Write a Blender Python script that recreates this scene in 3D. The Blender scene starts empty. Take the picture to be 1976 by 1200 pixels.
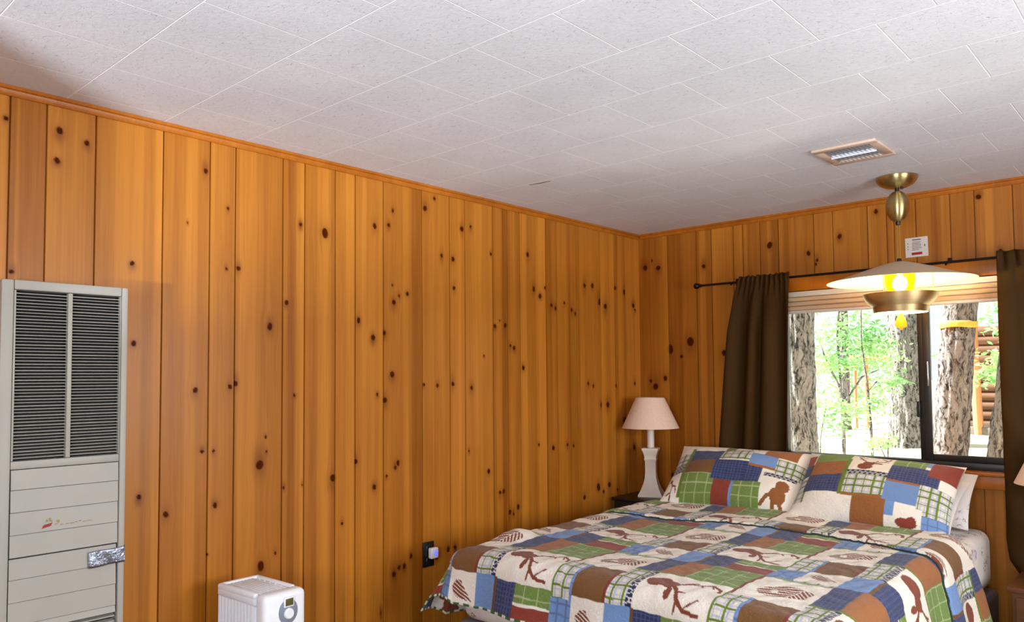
import bpy, bmesh, math, random
import numpy as np
from mathutils import Vector, Matrix

PI = math.pi
SC = bpy.context.scene
COL = SC.collection
H = 2.32                      # ceiling height (m); corner of the two panelled walls is the origin

# ------------------------------------------------------------------ camera
cam_data = bpy.data.cameras.new('camera')
cam = bpy.data.objects.new('camera', cam_data)
COL.objects.link(cam)
RX = Vector((0.7395444, 0.6730609, -0.0079399))
UP = Vector((0.0373374, -0.0292421, 0.9988748))
FW = Vector((-0.6720714, 0.7390087, 0.0467562))
m = Matrix.Identity(4)
for i in range(3):
    m[i][0], m[i][1], m[i][2] = RX[i], UP[i], -FW[i]
m[0][3], m[1][3], m[2][3] = 2.809, -4.350, 1.380
cam.matrix_world = m
cam_data.sensor_fit = 'HORIZONTAL'
cam_data.sensor_width = 36.0
cam_data.lens = 27.088
cam_data.shift_y = 58.7 / 1976.0
cam_data.clip_start = 0.02
cam_data.clip_end = 300
SC.camera = cam

# ------------------------------------------------------------------ view, world, sun, area lamps
SC.view_settings.view_transform = 'Standard'
SC.view_settings.look = 'None'
SC.view_settings.exposure = 0.0
SC.view_settings.gamma = 1.0
SC.view_settings.use_curve_mapping = False
SC.cycles.max_bounces = 8
SC.cycles.diffuse_bounces = 4
SC.cycles.glossy_bounces = 4
SC.cycles.transmission_bounces = 6
SC.cycles.transparent_max_bounces = 12
SC.cycles.sample_clamp_indirect = 6.0
SC.cycles.caustics_reflective = False
SC.cycles.caustics_refractive = False

world = bpy.data.worlds.new('daylight_sky')
SC.world = world
world.use_nodes = True
bg = world.node_tree.nodes['Background']
bg.inputs['Color'].default_value = (0.90, 1.0, 0.93, 1)
bg.inputs['Strength'].default_value = 1.2

def lamp(name, kind, loc, aim, energy, color, size=None, size_y=None):
    l = bpy.data.lights.new(name, kind)
    l.energy = energy
    l.color = color
    o = bpy.data.objects.new(name, l)
    COL.objects.link(o)
    o.location = loc
    d = Vector(aim) - Vector(loc)
    o.rotation_euler = d.to_track_quat('-Z', 'Y').to_euler()
    if kind == 'AREA':
        l.shape = 'RECTANGLE'
        l.size = size
        l.size_y = size_y or size
    return o

sun = lamp('sun', 'SUN', (-8, 2, 12), (-8 + 0.90, 2 + 0.16, 12 - 0.58), 22.0, (1.0, 0.96, 0.88))
sun.data.angle = math.radians(1.0)
# lamps added for fill at unseen front and right openings, plus back-window ground bounce
lamp('unseen_right_fill', 'AREA', (4.42, -2.2, 1.40), (3.4, -2.2, 1.38), 84, (0.92, 0.96, 1.0), 1.7, 0.95)
lamp('unseen_front_fill', 'AREA', (2.80, -5.86, 1.30), (2.5, -4.9, 1.15), 110, (0.78, 0.88, 1.0), 1.4, 0.95)
lamp('added_ceiling_light', 'AREA', (3.90, -8.0, 0.55), (1.2, -2.6, 2.0), 560, (0.80, 0.90, 1.0), 0.16, 0.34)  # small added lamp aimed up through the front opening at the ceiling
lamp('ground_bounce_back_window', 'AREA', (1.7, 0.45, 0.52), (1.7, -0.05, 1.40), 130, (1.0, 0.95, 0.82), 1.9, 0.4)

# ------------------------------------------------------------------ helpers
def srgb(r, g, b):
    def f(c):
        c /= 255.0
        return c / 12.92 if c <= 0.04045 else ((c + 0.055) / 1.055) ** 2.4
    return (f(r), f(g), f(b))

def srgb_np(a):
    a = np.asarray(a, float) / 255.0
    return np.where(a <= 0.04045, a / 12.92, ((a + 0.055) / 1.055) ** 2.4)

class NT:
    """small node-tree writer"""
    def __init__(self, name):
        self.mat = bpy.data.materials.new(name)
        self.mat.use_nodes = True
        self.t = self.mat.node_tree
        self.n = self.t.nodes
        self.b = self.n['Principled BSDF']
        self.out = self.n['Material Output']
    def add(self, kind, **kw):
        n = self.n.new(kind)
        for k, v in kw.items():
            if k == 'ins':
                for kk, vv in v.items():
                    if hasattr(vv, 'is_output'):
                        self.t.links.new(vv, n.inputs[kk])
                    else:
                        n.inputs[kk].default_value = vv
            else:
                setattr(n, k, v)
        return n
    def link(self, a, b):
        self.t.links.new(a, b)
    def coord(self, scale=(1, 1, 1), kind='Object', src=None):
        if src is None:
            src = self.add('ShaderNodeTexCoord').outputs[kind]
        mp = self.add('ShaderNodeMapping', ins={'Scale': scale})
        self.link(src, mp.inputs['Vector'])
        return mp.outputs['Vector']
    def noise(self, vec, scale, detail=3, rough=0.55, dist=0.0):
        n = self.add('ShaderNodeTexNoise', ins={'Scale': scale, 'Detail': detail, 'Roughness': rough, 'Distortion': dist})
        self.link(vec, n.inputs['Vector'])
        return n.outputs['Fac']
    def ramp(self, fac, stops):
        r = self.add('ShaderNodeValToRGB')
        e = r.color_ramp.elements
        while len(e) < len(stops):
            e.new(0.5)
        for el, (p, c) in zip(e, stops):
            el.position = p
            el.color = (c[0], c[1], c[2], 1)
        self.link(fac, r.inputs['Fac'])
        return r.outputs['Color']
    def mix(self, fac, a, b, mode='MIX'):
        n = self.add('ShaderNodeMix', data_type='RGBA', blend_type=mode)
        for sock, v in ((n.inputs['Factor'], fac), (n.inputs['A'], a), (n.inputs['B'], b)):
            if hasattr(v, 'is_output'):
                self.link(v, sock)
            elif isinstance(v, (int, float)):
                sock.default_value = v
            else:
                sock.default_value = (v[0], v[1], v[2], 1)
        return n.outputs['Result']
    def math(self, op, a, b=None, clamp=False):
        n = self.add('ShaderNodeMath', operation=op, use_clamp=clamp)
        for i, v in enumerate((a, b)):
            if v is None:
                continue
            if hasattr(v, 'is_output'):
                self.link(v, n.inputs[i])
            else:
                n.inputs[i].default_value = v
        return n.outputs[0]
    def bump(self, height, strength=0.3, dist=0.01, normal=None):
        n = self.add('ShaderNodeBump', ins={'Strength': strength, 'Distance': dist})
        self.link(height, n.inputs['Height'])
        if normal is not None:
            self.link(normal, n.inputs['Normal'])
        return n.outputs['Normal']
    def set(self, **kw):
        for k, v in kw.items():
            s = self.b.inputs[k.replace('_', ' ')]
            if hasattr(v, 'is_output'):
                self.link(v, s)
            elif isinstance(v, tuple) and len(v) == 3:
                s.default_value = (*v, 1)
            else:
                s.default_value = v
        return self.mat

def simple(name, rgb, rough=0.5, metal=0.0, var=0.10, scale=18.0, bump=0.0, spec=0.5, stretch=(1, 1, 1)):
    """plain finish with a little procedural unevenness"""
    n = NT(name)
    v = n.coord(stretch)
    f = n.noise(v, scale, 4)
    c = srgb(*rgb)
    lo = tuple(max(0, x * (1 - var)) for x in c)
    hi = tuple(min(1, x * (1 + var)) for x in c)
    col = n.ramp(f, [(0.3, lo), (0.7, hi)])
    n.set(Base_Color=col, Roughness=rough, Metallic=metal)
    n.b.inputs['Specular IOR Level'].default_value = spec
    if bump:
        n.set(Normal=n.bump(n.noise(v, scale * 6, 3), bump, 0.002))
    return n.mat

def smooth(me, ang=38):
    me.polygons.foreach_set('use_smooth', [True] * len(me.polygons))
    me.set_sharp_from_angle(angle=math.radians(ang))

class MB:
    """collects shapes into ONE mesh"""
    rs = 1.0                                  # radius factor for turned shapes
    def __init__(self):
        self.bm = bmesh.new()
    def _mat(self, mi):
        for f in self.bm.faces:
            if not f.tag:
                f.material_index = mi
                f.tag = True
    def box(self, x0, x1, y0, y1, z0, z1, bev=0.0, seg=2, mi=0, M=None):
        T = Matrix.Translation(((x0 + x1) / 2, (y0 + y1) / 2, (z0 + z1) / 2)) @ Matrix.Diagonal((abs(x1 - x0), abs(y1 - y0), abs(z1 - z0), 1))
        tb = bmesh.new()
        bmesh.ops.create_cube(tb, size=1.0, matrix=T)
        if bev > 0:
            bmesh.ops.bevel(tb, geom=list(tb.edges), offset=bev, segments=seg, affect='EDGES', profile=0.5, clamp_overlap=True)
        if M is not None:
            bmesh.ops.transform(tb, matrix=M, verts=tb.verts)
        vm = {v: self.bm.verts.new(v.co) for v in tb.verts}
        for f in tb.faces:
            self.bm.faces.new([vm[v] for v in f.verts])
        tb.free()
        self._mat(mi)
        return self
    def lathe(self, prof, loc=(0, 0, 0), seg=32, mi=0, M=None, sides=None):
        seg = sides or seg
        off = PI / seg if sides else 0
        rings, vs = [], []
        for r, z in prof:
            r = r * self.rs
            if r < 1e-6:
                ring = [self.bm.verts.new((loc[0], loc[1], loc[2] + z))]
            else:
                ring = [self.bm.verts.new((loc[0] + r * math.cos(2 * PI * k / seg + off), loc[1] + r * math.sin(2 * PI * k / seg + off), loc[2] + z)) for k in range(seg)]
            rings.append(ring)
            vs += ring
        for a, b in zip(rings, rings[1:]):
            for k in range(seg):
                k2 = (k + 1) % seg
                if len(a) == 1 and len(b) == 1:
                    continue
                if len(a) == 1:
                    f = (a[0], b[k2], b[k])
                elif len(b) == 1:
                    f = (a[k], a[k2], b[0])
                else:
                    f = (a[k], a[k2], b[k2], b[k])
                try:
                    self.bm.faces.new(f)
                except ValueError:
                    pass
        if M is not None:
            bmesh.ops.transform(self.bm, matrix=M, verts=vs)
        self._mat(mi)
        return self
    def tube(self, pts, r, seg=8, mi=0, caps=True):
        pts = [Vector(p) for p in pts]
        n = len(pts)
        rr = r if hasattr(r, '__len__') else [r] * n
        rings = []
        prev = None
        for i, p in enumerate(pts):
            d = (pts[min(i + 1, n - 1)] - pts[max(i - 1, 0)]).normalized()
            if prev is None:
                a = d.orthogonal().normalized()
            else:
                a = (prev - d * prev.dot(d)).normalized()
            prev = a
            b = d.cross(a)
            rings.append([self.bm.verts.new(p + (a * math.cos(2 * PI * k / seg) + b * math.sin(2 * PI * k / seg)) * rr[i]) for k in range(seg)])
        for A, B in zip(rings, rings[1:]):
            for k in range(seg):
                self.bm.faces.new((A[k], A[(k + 1) % seg], B[(k + 1) % seg], B[k]))
        if caps:
            self.bm.faces.new(list(reversed(rings[0])))
            self.bm.faces.new(rings[-1])
        self._mat(mi)
        return self
    def prism(self, poly, depth_vec, mi=0):
        """closed outline (list of 3-D points) extruded along a vector"""
        a = [self.bm.verts.new(p) for p in poly]
        b = [self.bm.verts.new(Vector(p) + Vector(depth_vec)) for p in poly]
        n = len(a)
        self.bm.faces.new(a)
        self.bm.faces.new(list(reversed(b)))
        for k in range(n):
            self.bm.faces.new((a[k], b[k], b[(k + 1) % n], a[(k + 1) % n]))
        self._mat(mi)
        return self
    def build(self, name, mats, parent=None, ang=38, recalc=True):
        if recalc:
            bmesh.ops.recalc_face_normals(self.bm, faces=self.bm.faces)
        me = bpy.data.meshes.new(name)
        self.bm.to_mesh(me)
        self.bm.free()
        return link_mesh(name, me, mats, parent, ang)

def link_mesh(name, me, mats, parent=None, ang=38):
    for mt in (mats if isinstance(mats, (list, tuple)) else [mats]):
        me.materials.append(mt)
    if ang:
        smooth(me, ang)
    o = bpy.data.objects.new(name, me)
    COL.objects.link(o)
    if parent is not None:
        o.parent = parent
        o.matrix_parent_inverse = Matrix.Translation(-parent.location)   # shapes are written in room coordinates
    return o

def grid_mesh(name, P, col=None, attrs=None, flip=False):
    """P: (rows, cols, 3) array of points -> quad mesh, with optional point attributes"""
    r, c = P.shape[:2]
    me = bpy.data.meshes.new(name)
    idx = np.arange(r * c).reshape(r, c)
    q = np.stack([idx[:-1, :-1], idx[:-1, 1:], idx[1:, 1:], idx[1:, :-1]], -1).reshape(-1, 4)
    if flip:
        q = q[:, ::-1]
    me.vertices.add(r * c)
    me.vertices.foreach_set('co', P.astype(np.float32).ravel())
    me.loops.add(q.size)
    me.loops.foreach_set('vertex_index', q.astype(np.int32).ravel())
    me.polygons.add(len(q))
    me.polygons.foreach_set('loop_start', np.arange(0, q.size, 4, dtype=np.int32))
    me.polygons.foreach_set('loop_total', np.full(len(q), 4, dtype=np.int32))
    me.update(calc_edges=True)
    if col is not None:
        a = me.attributes.new('Col', 'FLOAT_COLOR', 'POINT')
        cc = np.ones((r * c, 4), np.float32)
        cc[:, :3] = col.reshape(-1, 3)
        a.data.foreach_set('color', cc.ravel())
    for k, v in (attrs or {}).items():
        a = me.attributes.new(k, 'FLOAT_VECTOR', 'POINT')
        a.data.foreach_set('vector', v.astype(np.float32).reshape(-1))
    return me

def raw_mesh(name, V, F):
    me = bpy.data.meshes.new(name)
    me.from_pydata([tuple(v) for v in V], [], [tuple(f) for f in F])
    me.update()
    return me

def tag(o, label, cat, group=None, kind=None):
    o['label'] = label
    o['category'] = cat
    if group:
        o['group'] = group
    if kind:
        o['kind'] = kind
    return o

def thing(name, loc, label, cat, group=None):
    o = bpy.data.objects.new(name, None)
    o.empty_display_size = 0.05
    COL.objects.link(o)
    o.location = loc
    return tag(o, label, cat, group)

def struct(o):
    o['kind'] = 'structure'
    return o
# ------------------------------------------------------------------ materials
def pine_material(name, light, dark, rough=0.34, use_attr=True):
    n = NT(name)
    if use_attr:
        wc = n.add('ShaderNodeAttribute', attribute_name='wcoord').outputs['Vector']
        at = n.add('ShaderNodeAttribute', attribute_name='Col').outputs['Color']
        sep = n.add('ShaderNodeSeparateColor')
        n.link(at, sep.inputs['Color'])
        knot, halo, tone = sep.outputs
    else:
        wc = n.add('ShaderNodeTexCoord').outputs['Object']
        knot = halo = None
        tone = n.noise(n.coord((1.2, 1.2, 0.2)), 3, 1)
    fine = n.noise(n.coord((150, 150, 2.2), src=wc), 1.0, 4, 0.6)
    broad = n.noise(n.coord((26, 26, 0.7), src=wc), 1.0, 3, 0.5, 0.4)
    mott = n.noise(n.coord((5, 5, 2.0), src=wc), 1.0, 2, 0.5)
    f = n.math('ADD', n.math('MULTIPLY', fine, 0.45), n.math('MULTIPLY', broad, 0.55))
    f = n.math('ADD', f, n.math('MULTIPLY', tone, 0.58))
    f = n.math('ADD', f, n.math('MULTIPLY', mott, 0.25))
    f = n.math('SUBTRACT', f, 0.42, clamp=True)
    col = n.ramp(f, [(0.12, dark), (0.5, tuple((a + b) / 2 for a, b in zip(dark, light))), (0.85, light)])
    if knot is not None:
        hn = n.math('MULTIPLY', halo, n.math('ADD', 0.45, n.math('MULTIPLY', broad, 1.0)), clamp=True)
        col = n.mix(hn, col, srgb(120, 60, 8))
        kc = n.mix(n.noise(n.coord((90, 90, 60), src=wc), 1.0, 2), srgb(40, 14, 2), srgb(92, 38, 6))
        col = n.mix(knot, col, kc)
    nrm = n.bump(fine, 0.05, 0.002)
    n.set(Base_Color=col, Roughness=n.math('ADD', rough, n.math('MULTIPLY', fine, 0.08)), Normal=nrm)
    n.b.inputs['Specular IOR Level'].default_value = 0.32
    if knot is not None:
        n.link(n.math('MULTIPLY', n.math('SUBTRACT', 1.0, n.math('MULTIPLY', knot, 0.9), clamp=True), 0.32), n.b.inputs['Specular IOR Level'])
    return n.mat

M_PINE = pine_material('knotty_pine', srgb(194, 124, 40), srgb(136, 74, 10))
M_TRIM = pine_material('pine_trim', srgb(190, 112, 28), srgb(140, 72, 10), 0.34, False)
M_CASING = pine_material('orange_casing', srgb(204, 124, 34), srgb(168, 88, 14), 0.3, False)

def ceiling_material():
    n = NT('ceiling_tile')
    tc = n.add('ShaderNodeTexCoord').outputs['Object']
    mp = n.add('ShaderNodeMapping', ins={'Location': (-0.242, 3.4755, 0)})
    n.link(tc, mp.inputs['Vector'])
    br = n.add('ShaderNodeTexBrick', offset=0.5, offset_frequency=2, squash=1.0,
               ins={'Scale': 1.0, 'Mortar Size': 0.0021, 'Mortar Smooth': 0.6, 'Bias': 0.0, 'Brick Width': 0.297, 'Row Height': 0.3215})
    n.link(mp.outputs['Vector'], br.inputs['Vector'])
    mortar = br.outputs['Fac']
    br.inputs['Color1'].default_value = (0.47, 0.47, 0.47, 1)
    br.inputs['Color2'].default_value = (0.53, 0.53, 0.53, 1)
    v = n.coord((1, 1, 1))
    pits = n.noise(v, 80, 4, 0.75)
    dots = n.noise(n.coord((1, 1.8, 1)), 58, 3, 0.75, 0.8)
    dm = n.math('MULTIPLY', n.math('SUBTRACT', 0.395, dots, clamp=True), 9.0, clamp=True)
    base = n.ramp(n.noise(v, 3, 2), [(0.3, srgb(214, 214, 218)), (0.7, srgb(224, 224, 228))])
    base = n.mix(n.math('MULTIPLY', n.math('SUBTRACT', pits, 0.35, clamp=True), 1.0, clamp=True), base, srgb(196, 194, 196))
    base = n.mix(n.math('MULTIPLY', dm, 0.34), base, srgb(120, 110, 105))
    base = n.mix(n.math('MULTIPLY', mortar, 0.9), base, srgb(255, 254, 253))
    h = n.math('SUBTRACT', n.math('MULTIPLY', pits, 0.5), n.math('MULTIPLY', dm, 0.8))
    h = n.math('SUBTRACT', n.math('MULTIPLY', h, n.math('SUBTRACT', 1.0, mortar)), n.math('MULTIPLY', mortar, 0.5))
    n.set(Base_Color=base, Roughness=0.9, Normal=n.bump(h, 0.5, 0.005))
    n.b.inputs['Specular IOR Level'].default_value = 0.2
    return n.mat
M_CEIL = ceiling_material()
M_CRACK = simple('brown_stain', (96, 62, 46), 0.9)

def fabric_attr(name, rough=0.9, bump=0.75, scale=95, var=0.25):
    n = NT(name)
    at = n.add('ShaderNodeAttribute', attribute_name='Col').outputs['Color']
    v = n.coord()
    q = n.noise(v, scale, 3, 0.6, 0.6)
    q2 = n.noise(v, 260, 2)
    col = n.mix(n.math('MULTIPLY', n.math('SUBTRACT', q2, 0.3, clamp=True), var * 2), at, n.mix(0.5, at, (0, 0, 0)))
    n.set(Base_Color=col, Roughness=rough, Normal=n.bump(q, bump, 0.006))
    n.b.inputs['Specular IOR Level'].default_value = 0.15
    n.b.inputs['Sheen Weight'].default_value = 0.15
    return n.mat
M_QUILT = fabric_attr('patchwork_quilt')
M_SHAM = fabric_attr('patchwork_sham')

def print_sheet():
    n = NT('printed_sheet')
    v = n.coord()
    vor = n.add('ShaderNodeTexVoronoi', ins={'Scale': 13.0, 'Randomness': 1.0})
    n.link(v, vor.inputs['Vector'])
    d = n.noise(v, 45, 3, 0.6, 1.5)
    spot = n.math('MULTIPLY', n.math('SUBTRACT', 0.42, vor.outputs['Distance'], clamp=True), 9.0, clamp=True)
    spot = n.math('MULTIPLY', spot, n.math('MULTIPLY', n.math('SUBTRACT', d, 0.50, clamp=True), 11.0, clamp=True))
    tint = n.ramp(n.noise(v, 9, 1), [(0.38, srgb(96, 110, 158)), (0.5, srgb(150, 84, 62)), (0.62, srgb(92, 104, 90))])
    base = n.ramp(n.noise(v, 6, 2), [(0.35, srgb(222, 212, 206)), (0.65, srgb(238, 230, 222))])
    col = n.mix(n.math('MULTIPLY', spot, 0.8), base, tint)
    n.set(Base_Color=col, Roughness=0.85, Normal=n.bump(n.noise(v, 14, 4), 0.35, 0.02))
    n.b.inputs['Specular IOR Level'].default_value = 0.15
    return n.mat
M_SHEET = print_sheet()

def curtain_mat():
    n = NT('brown_satin')
    v = n.coord((1, 1, 1))
    w = n.noise(n.coord((60, 60, 500)), 1.0, 2)
    col = n.mix(w, srgb(50, 33, 12), srgb(68, 46, 19))
    n.set(Base_Color=col, Roughness=0.62, Normal=n.bump(w, 0.08, 0.001))
    n.b.inputs['Sheen Weight'].default_value = 0.0
    n.b.inputs['Specular IOR Level'].default_value = 0.06
    return n.mat
M_CURTAIN = curtain_mat()

def glass_mat():
    n = NT('window_glass')
    tr = n.add('ShaderNodeBsdfTransparent', ins={'Color': (0.97, 0.99, 0.98, 1)})
    gl = n.add('ShaderNodeBsdfGlossy', ins={'Roughness': 0.02})
    fr = n.add('ShaderNodeFresnel', ins={'IOR': 1.45})
    mx = n.add('ShaderNodeMixShader')
    n.link(fr.outputs[0], mx.inputs[0]); n.link(tr.outputs[0], mx.inputs[1]); n.link(gl.outputs[0], mx.inputs[2])
    n.link(mx.outputs[0], n.out.inputs['Surface'])
    return n.mat
M_GLASS = glass_mat()

def glow(name, rgb, strength, base=None):
    n = NT(name)
    f = n.noise(n.coord(), 30, 2)
    c = srgb(*rgb)
    n.set(Base_Color=base or c, Roughness=0.4, Emission_Color=n.ramp(f, [(0.3, tuple(x * .92 for x in c)), (0.7, c)]), Emission_Strength=strength)
    return n.mat
M_BULB = glow('lit_bulb', (255, 240, 200), 110.0)
def amber():
    n = NT('lit_amber_glass')
    f = n.noise(n.coord(), 20, 2)
    n.set(Base_Color=srgb(230, 150, 10), Roughness=0.25, Emission_Color=n.ramp(f, [(0.3, srgb(240, 160, 0)), (0.7, srgb(255, 182, 6))]), Emission_Strength=0.8)
    tr = n.add('ShaderNodeBsdfTransparent', ins={'Color': (1.0, 0.80, 0.24, 1)})
    mx = n.add('ShaderNodeMixShader', ins={0: 0.42})
    n.link(tr.outputs[0], mx.inputs[1]); n.link(n.b.outputs[0], mx.inputs[2])
    n.link(mx.outputs[0], n.out.inputs['Surface'])
    return n.mat
M_AMBER = amber()
M_DIFFUSER = glow('lit_diffuser', (255, 222, 165), 16.0)
M_NIGHT = glow('blue_night_glow', (120, 120, 255), 0.9)

def spun_metal(name, rgb, rough):
    n = NT(name)
    f = n.noise(n.coord((3, 3, 220)), 1.0, 3)
    c = srgb(*rgb)
    tg = n.add('ShaderNodeTangent', direction_type='RADIAL', axis='Z')
    n.set(Base_Color=n.ramp(f, [(0.3, tuple(0.88 * x for x in c)), (0.7, c)]), Roughness=rough, Metallic=1.0, Anisotropic=0.85, Anisotropic_Rotation=0.25)
    n.link(tg.outputs[0], n.b.inputs['Tangent'])
    return n.mat
M_BRASS = spun_metal('brushed_brass', (196, 178, 124), 0.36)
M_ENAMEL = simple('cream_enamel', (214, 196, 168), 0.4, 0, 0.04)
M_ENAMEL_IN = simple('white_enamel', (244, 232, 208), 0.5, 0, 0.03)
M_BOWL = spun_metal('champagne_metal', (222, 198, 150), 0.55)
M_BLACK = simple('black_finish', (24, 21, 20), 0.4, 0, 0.2)
M_ROD = simple('dark_bronze_rod', (34, 25, 20), 0.35, 0.6, 0.2)
M_ALU = simple('dark_bronze_aluminium', (44, 40, 38), 0.38, 0.35, 0.15, 24, stretch=(1, 1, 0.1))
M_CHROME = simple('worn_chrome', (190, 190, 190), 0.25, 1.0, 0.1)
M_BLIND = simple('beige_blind_fabric', (214, 186, 150), 0.8, 0, 0.06, 60, stretch=(0.1, 1, 4))
M_BLINDRAIL = simple('white_blind_rail', (226, 218, 206), 0.5, 0, 0.03)
M_WHITE = simple('white_plastic', (238, 241, 245), 0.42, 0, 0.03)
M_GREYPL = simple('grey_plastic', (128, 134, 150), 0.5, 0, 0.06)
M_DARK = simple('dark_void', (16, 15, 15), 0.9, 0, 0.2)
M_LCD = simple('olive_display', (96, 90, 50), 0.25, 0, 0.12)
M_BEIGE = simple('beige_metal_paint', (166, 162, 152), 0.5, 0, 0.03, 9)
M_SLAT = simple('beige_slat_paint', (164, 160, 148), 0.45, 0, 0.05, 20)
M_FOIL = simple('silver_foil_tape', (150, 156, 172), 0.28, 0.9, 0.3, 25, 0.6)
M_RED = simple('red_mark', (150, 18, 22), 0.5)
M_GOLD = simple('gold_lettering', (150, 128, 72), 0.45, 0.2)
M_LAMPBASE = simple('white_glazed_ceramic', (226, 214, 198), 0.4, 0, 0.05, 12)
M_SHADE = simple('linen_lampshade', (228, 200, 178), 0.85, 0, 0.05, 90, 0.2)
M_ESPRESSO = simple('espresso_wood', (26, 19, 17), 0.35, 0, 0.3, 20, stretch=(1, 1, 0.1))
M_WALNUT = simple('brown_wood', (92, 52, 26), 0.4, 0, 0.25, 26, stretch=(0.15, 1, 1))
M_BOXSPRING = simple('grey_ticking', (120, 112, 116), 0.9, 0, 0.08, 60)
M_CARD = simple('white_card', (214, 204, 196), 0.6, 0, 0.02)
M_INK = simple('grey_ink', (88, 80, 84), 0.7)
M_VENT = simple('vent_frame_paint', (202, 176, 158), 0.55, 0, 0.04)
M_DUCT = simple('pale_duct', (176, 174, 174), 0.7)
M_VENTSLAT = simple('vent_blade_paint', (222, 222, 226), 0.5, 0, 0.03)
M_FLOOR = simple('brown_carpet', (112, 88, 66), 0.95, 0, 0.15, 200, 0.5)
M_SHELL = simple('plain_pine_board', (196, 132, 56), 0.6, 0, 0.1, 8, stretch=(6, 6, 0.4))
M_BIND = simple('dark_green_binding', (40, 52, 44), 0.9, 0, 0.2, 90)

def bark_mat(name, dark, light):
    n = NT(name)
    v = n.coord((1, 1, 1))
    warp = n.add('ShaderNodeTexNoise', ins={'Scale': 5.0, 'Detail': 3.0})
    n.link(v, warp.inputs['Vector'])
    add = n.add('ShaderNodeVectorMath', operation='MULTIPLY_ADD', ins={1: (0.16, 0.16, 0.3)})
    n.link(warp.outputs['Color'], add.inputs[0]); n.link(v, add.inputs[2])
    src = add.outputs[0]
    ridges = n.noise(n.coord((34, 34, 4.2), src=src), 1.0, 5, 0.7)
    flakes = n.noise(n.coord((60, 60, 18), src=src), 1.0, 4, 0.65)
    f = n.math('ADD', n.math('MULTIPLY', ridges, 0.75), n.math('MULTIPLY', flakes, 0.35))
    col = n.ramp(f, [(0.47, srgb(*dark)), (0.56, srgb(*light)), (0.66, tuple(min(1, 1.3 * c) for c in srgb(*light)))])
    n.set(Base_Color=col, Roughness=0.95, Normal=n.bump(f, 0.8, 0.03))
    return n.mat
M_BARK = bark_mat('grey_pine_bark', (42, 38, 38), (136, 131, 131))
M_BARK2 = bark_mat('blue_grey_bark', (46, 48, 52), (146, 146, 146))

def leaf_mat():
    n = NT('green_leaf')
    f = n.noise(n.coord(), 2.2, 3)
    col = n.ramp(f, [(0.3, srgb(120, 184, 122)), (0.7, srgb(186, 218, 150))])
    n.set(Base_Color=col, Roughness=0.6)
    tl = n.add('ShaderNodeBsdfTranslucent')
    n.link(col, tl.inputs['Color'])
    mx = n.add('ShaderNodeMixShader', ins={0: 0.4})
    n.link(n.b.outputs[0], mx.inputs[1]); n.link(tl.outputs[0], mx.inputs[2])
    n.link(mx.outputs[0], n.out.inputs['Surface'])
    return n.mat
M_LEAF = leaf_mat()
M_SOIL = simple('pale_forest_floor', (216, 206, 188), 0.95, 0, 0.15, 3)
M_LOG = simple('cabin_log', (134, 100, 78), 0.7, 0, 0.25, 12, stretch=(0.2, 1, 3))
M_POST = simple('orange_log_post', (216, 152, 104), 0.7, 0, 0.15, 10, stretch=(3, 3, 0.3))
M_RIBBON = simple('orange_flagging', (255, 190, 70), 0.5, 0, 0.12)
M_CHINK = simple('grey_siding', (120, 112, 104), 0.8, 0, 0.15)
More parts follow.
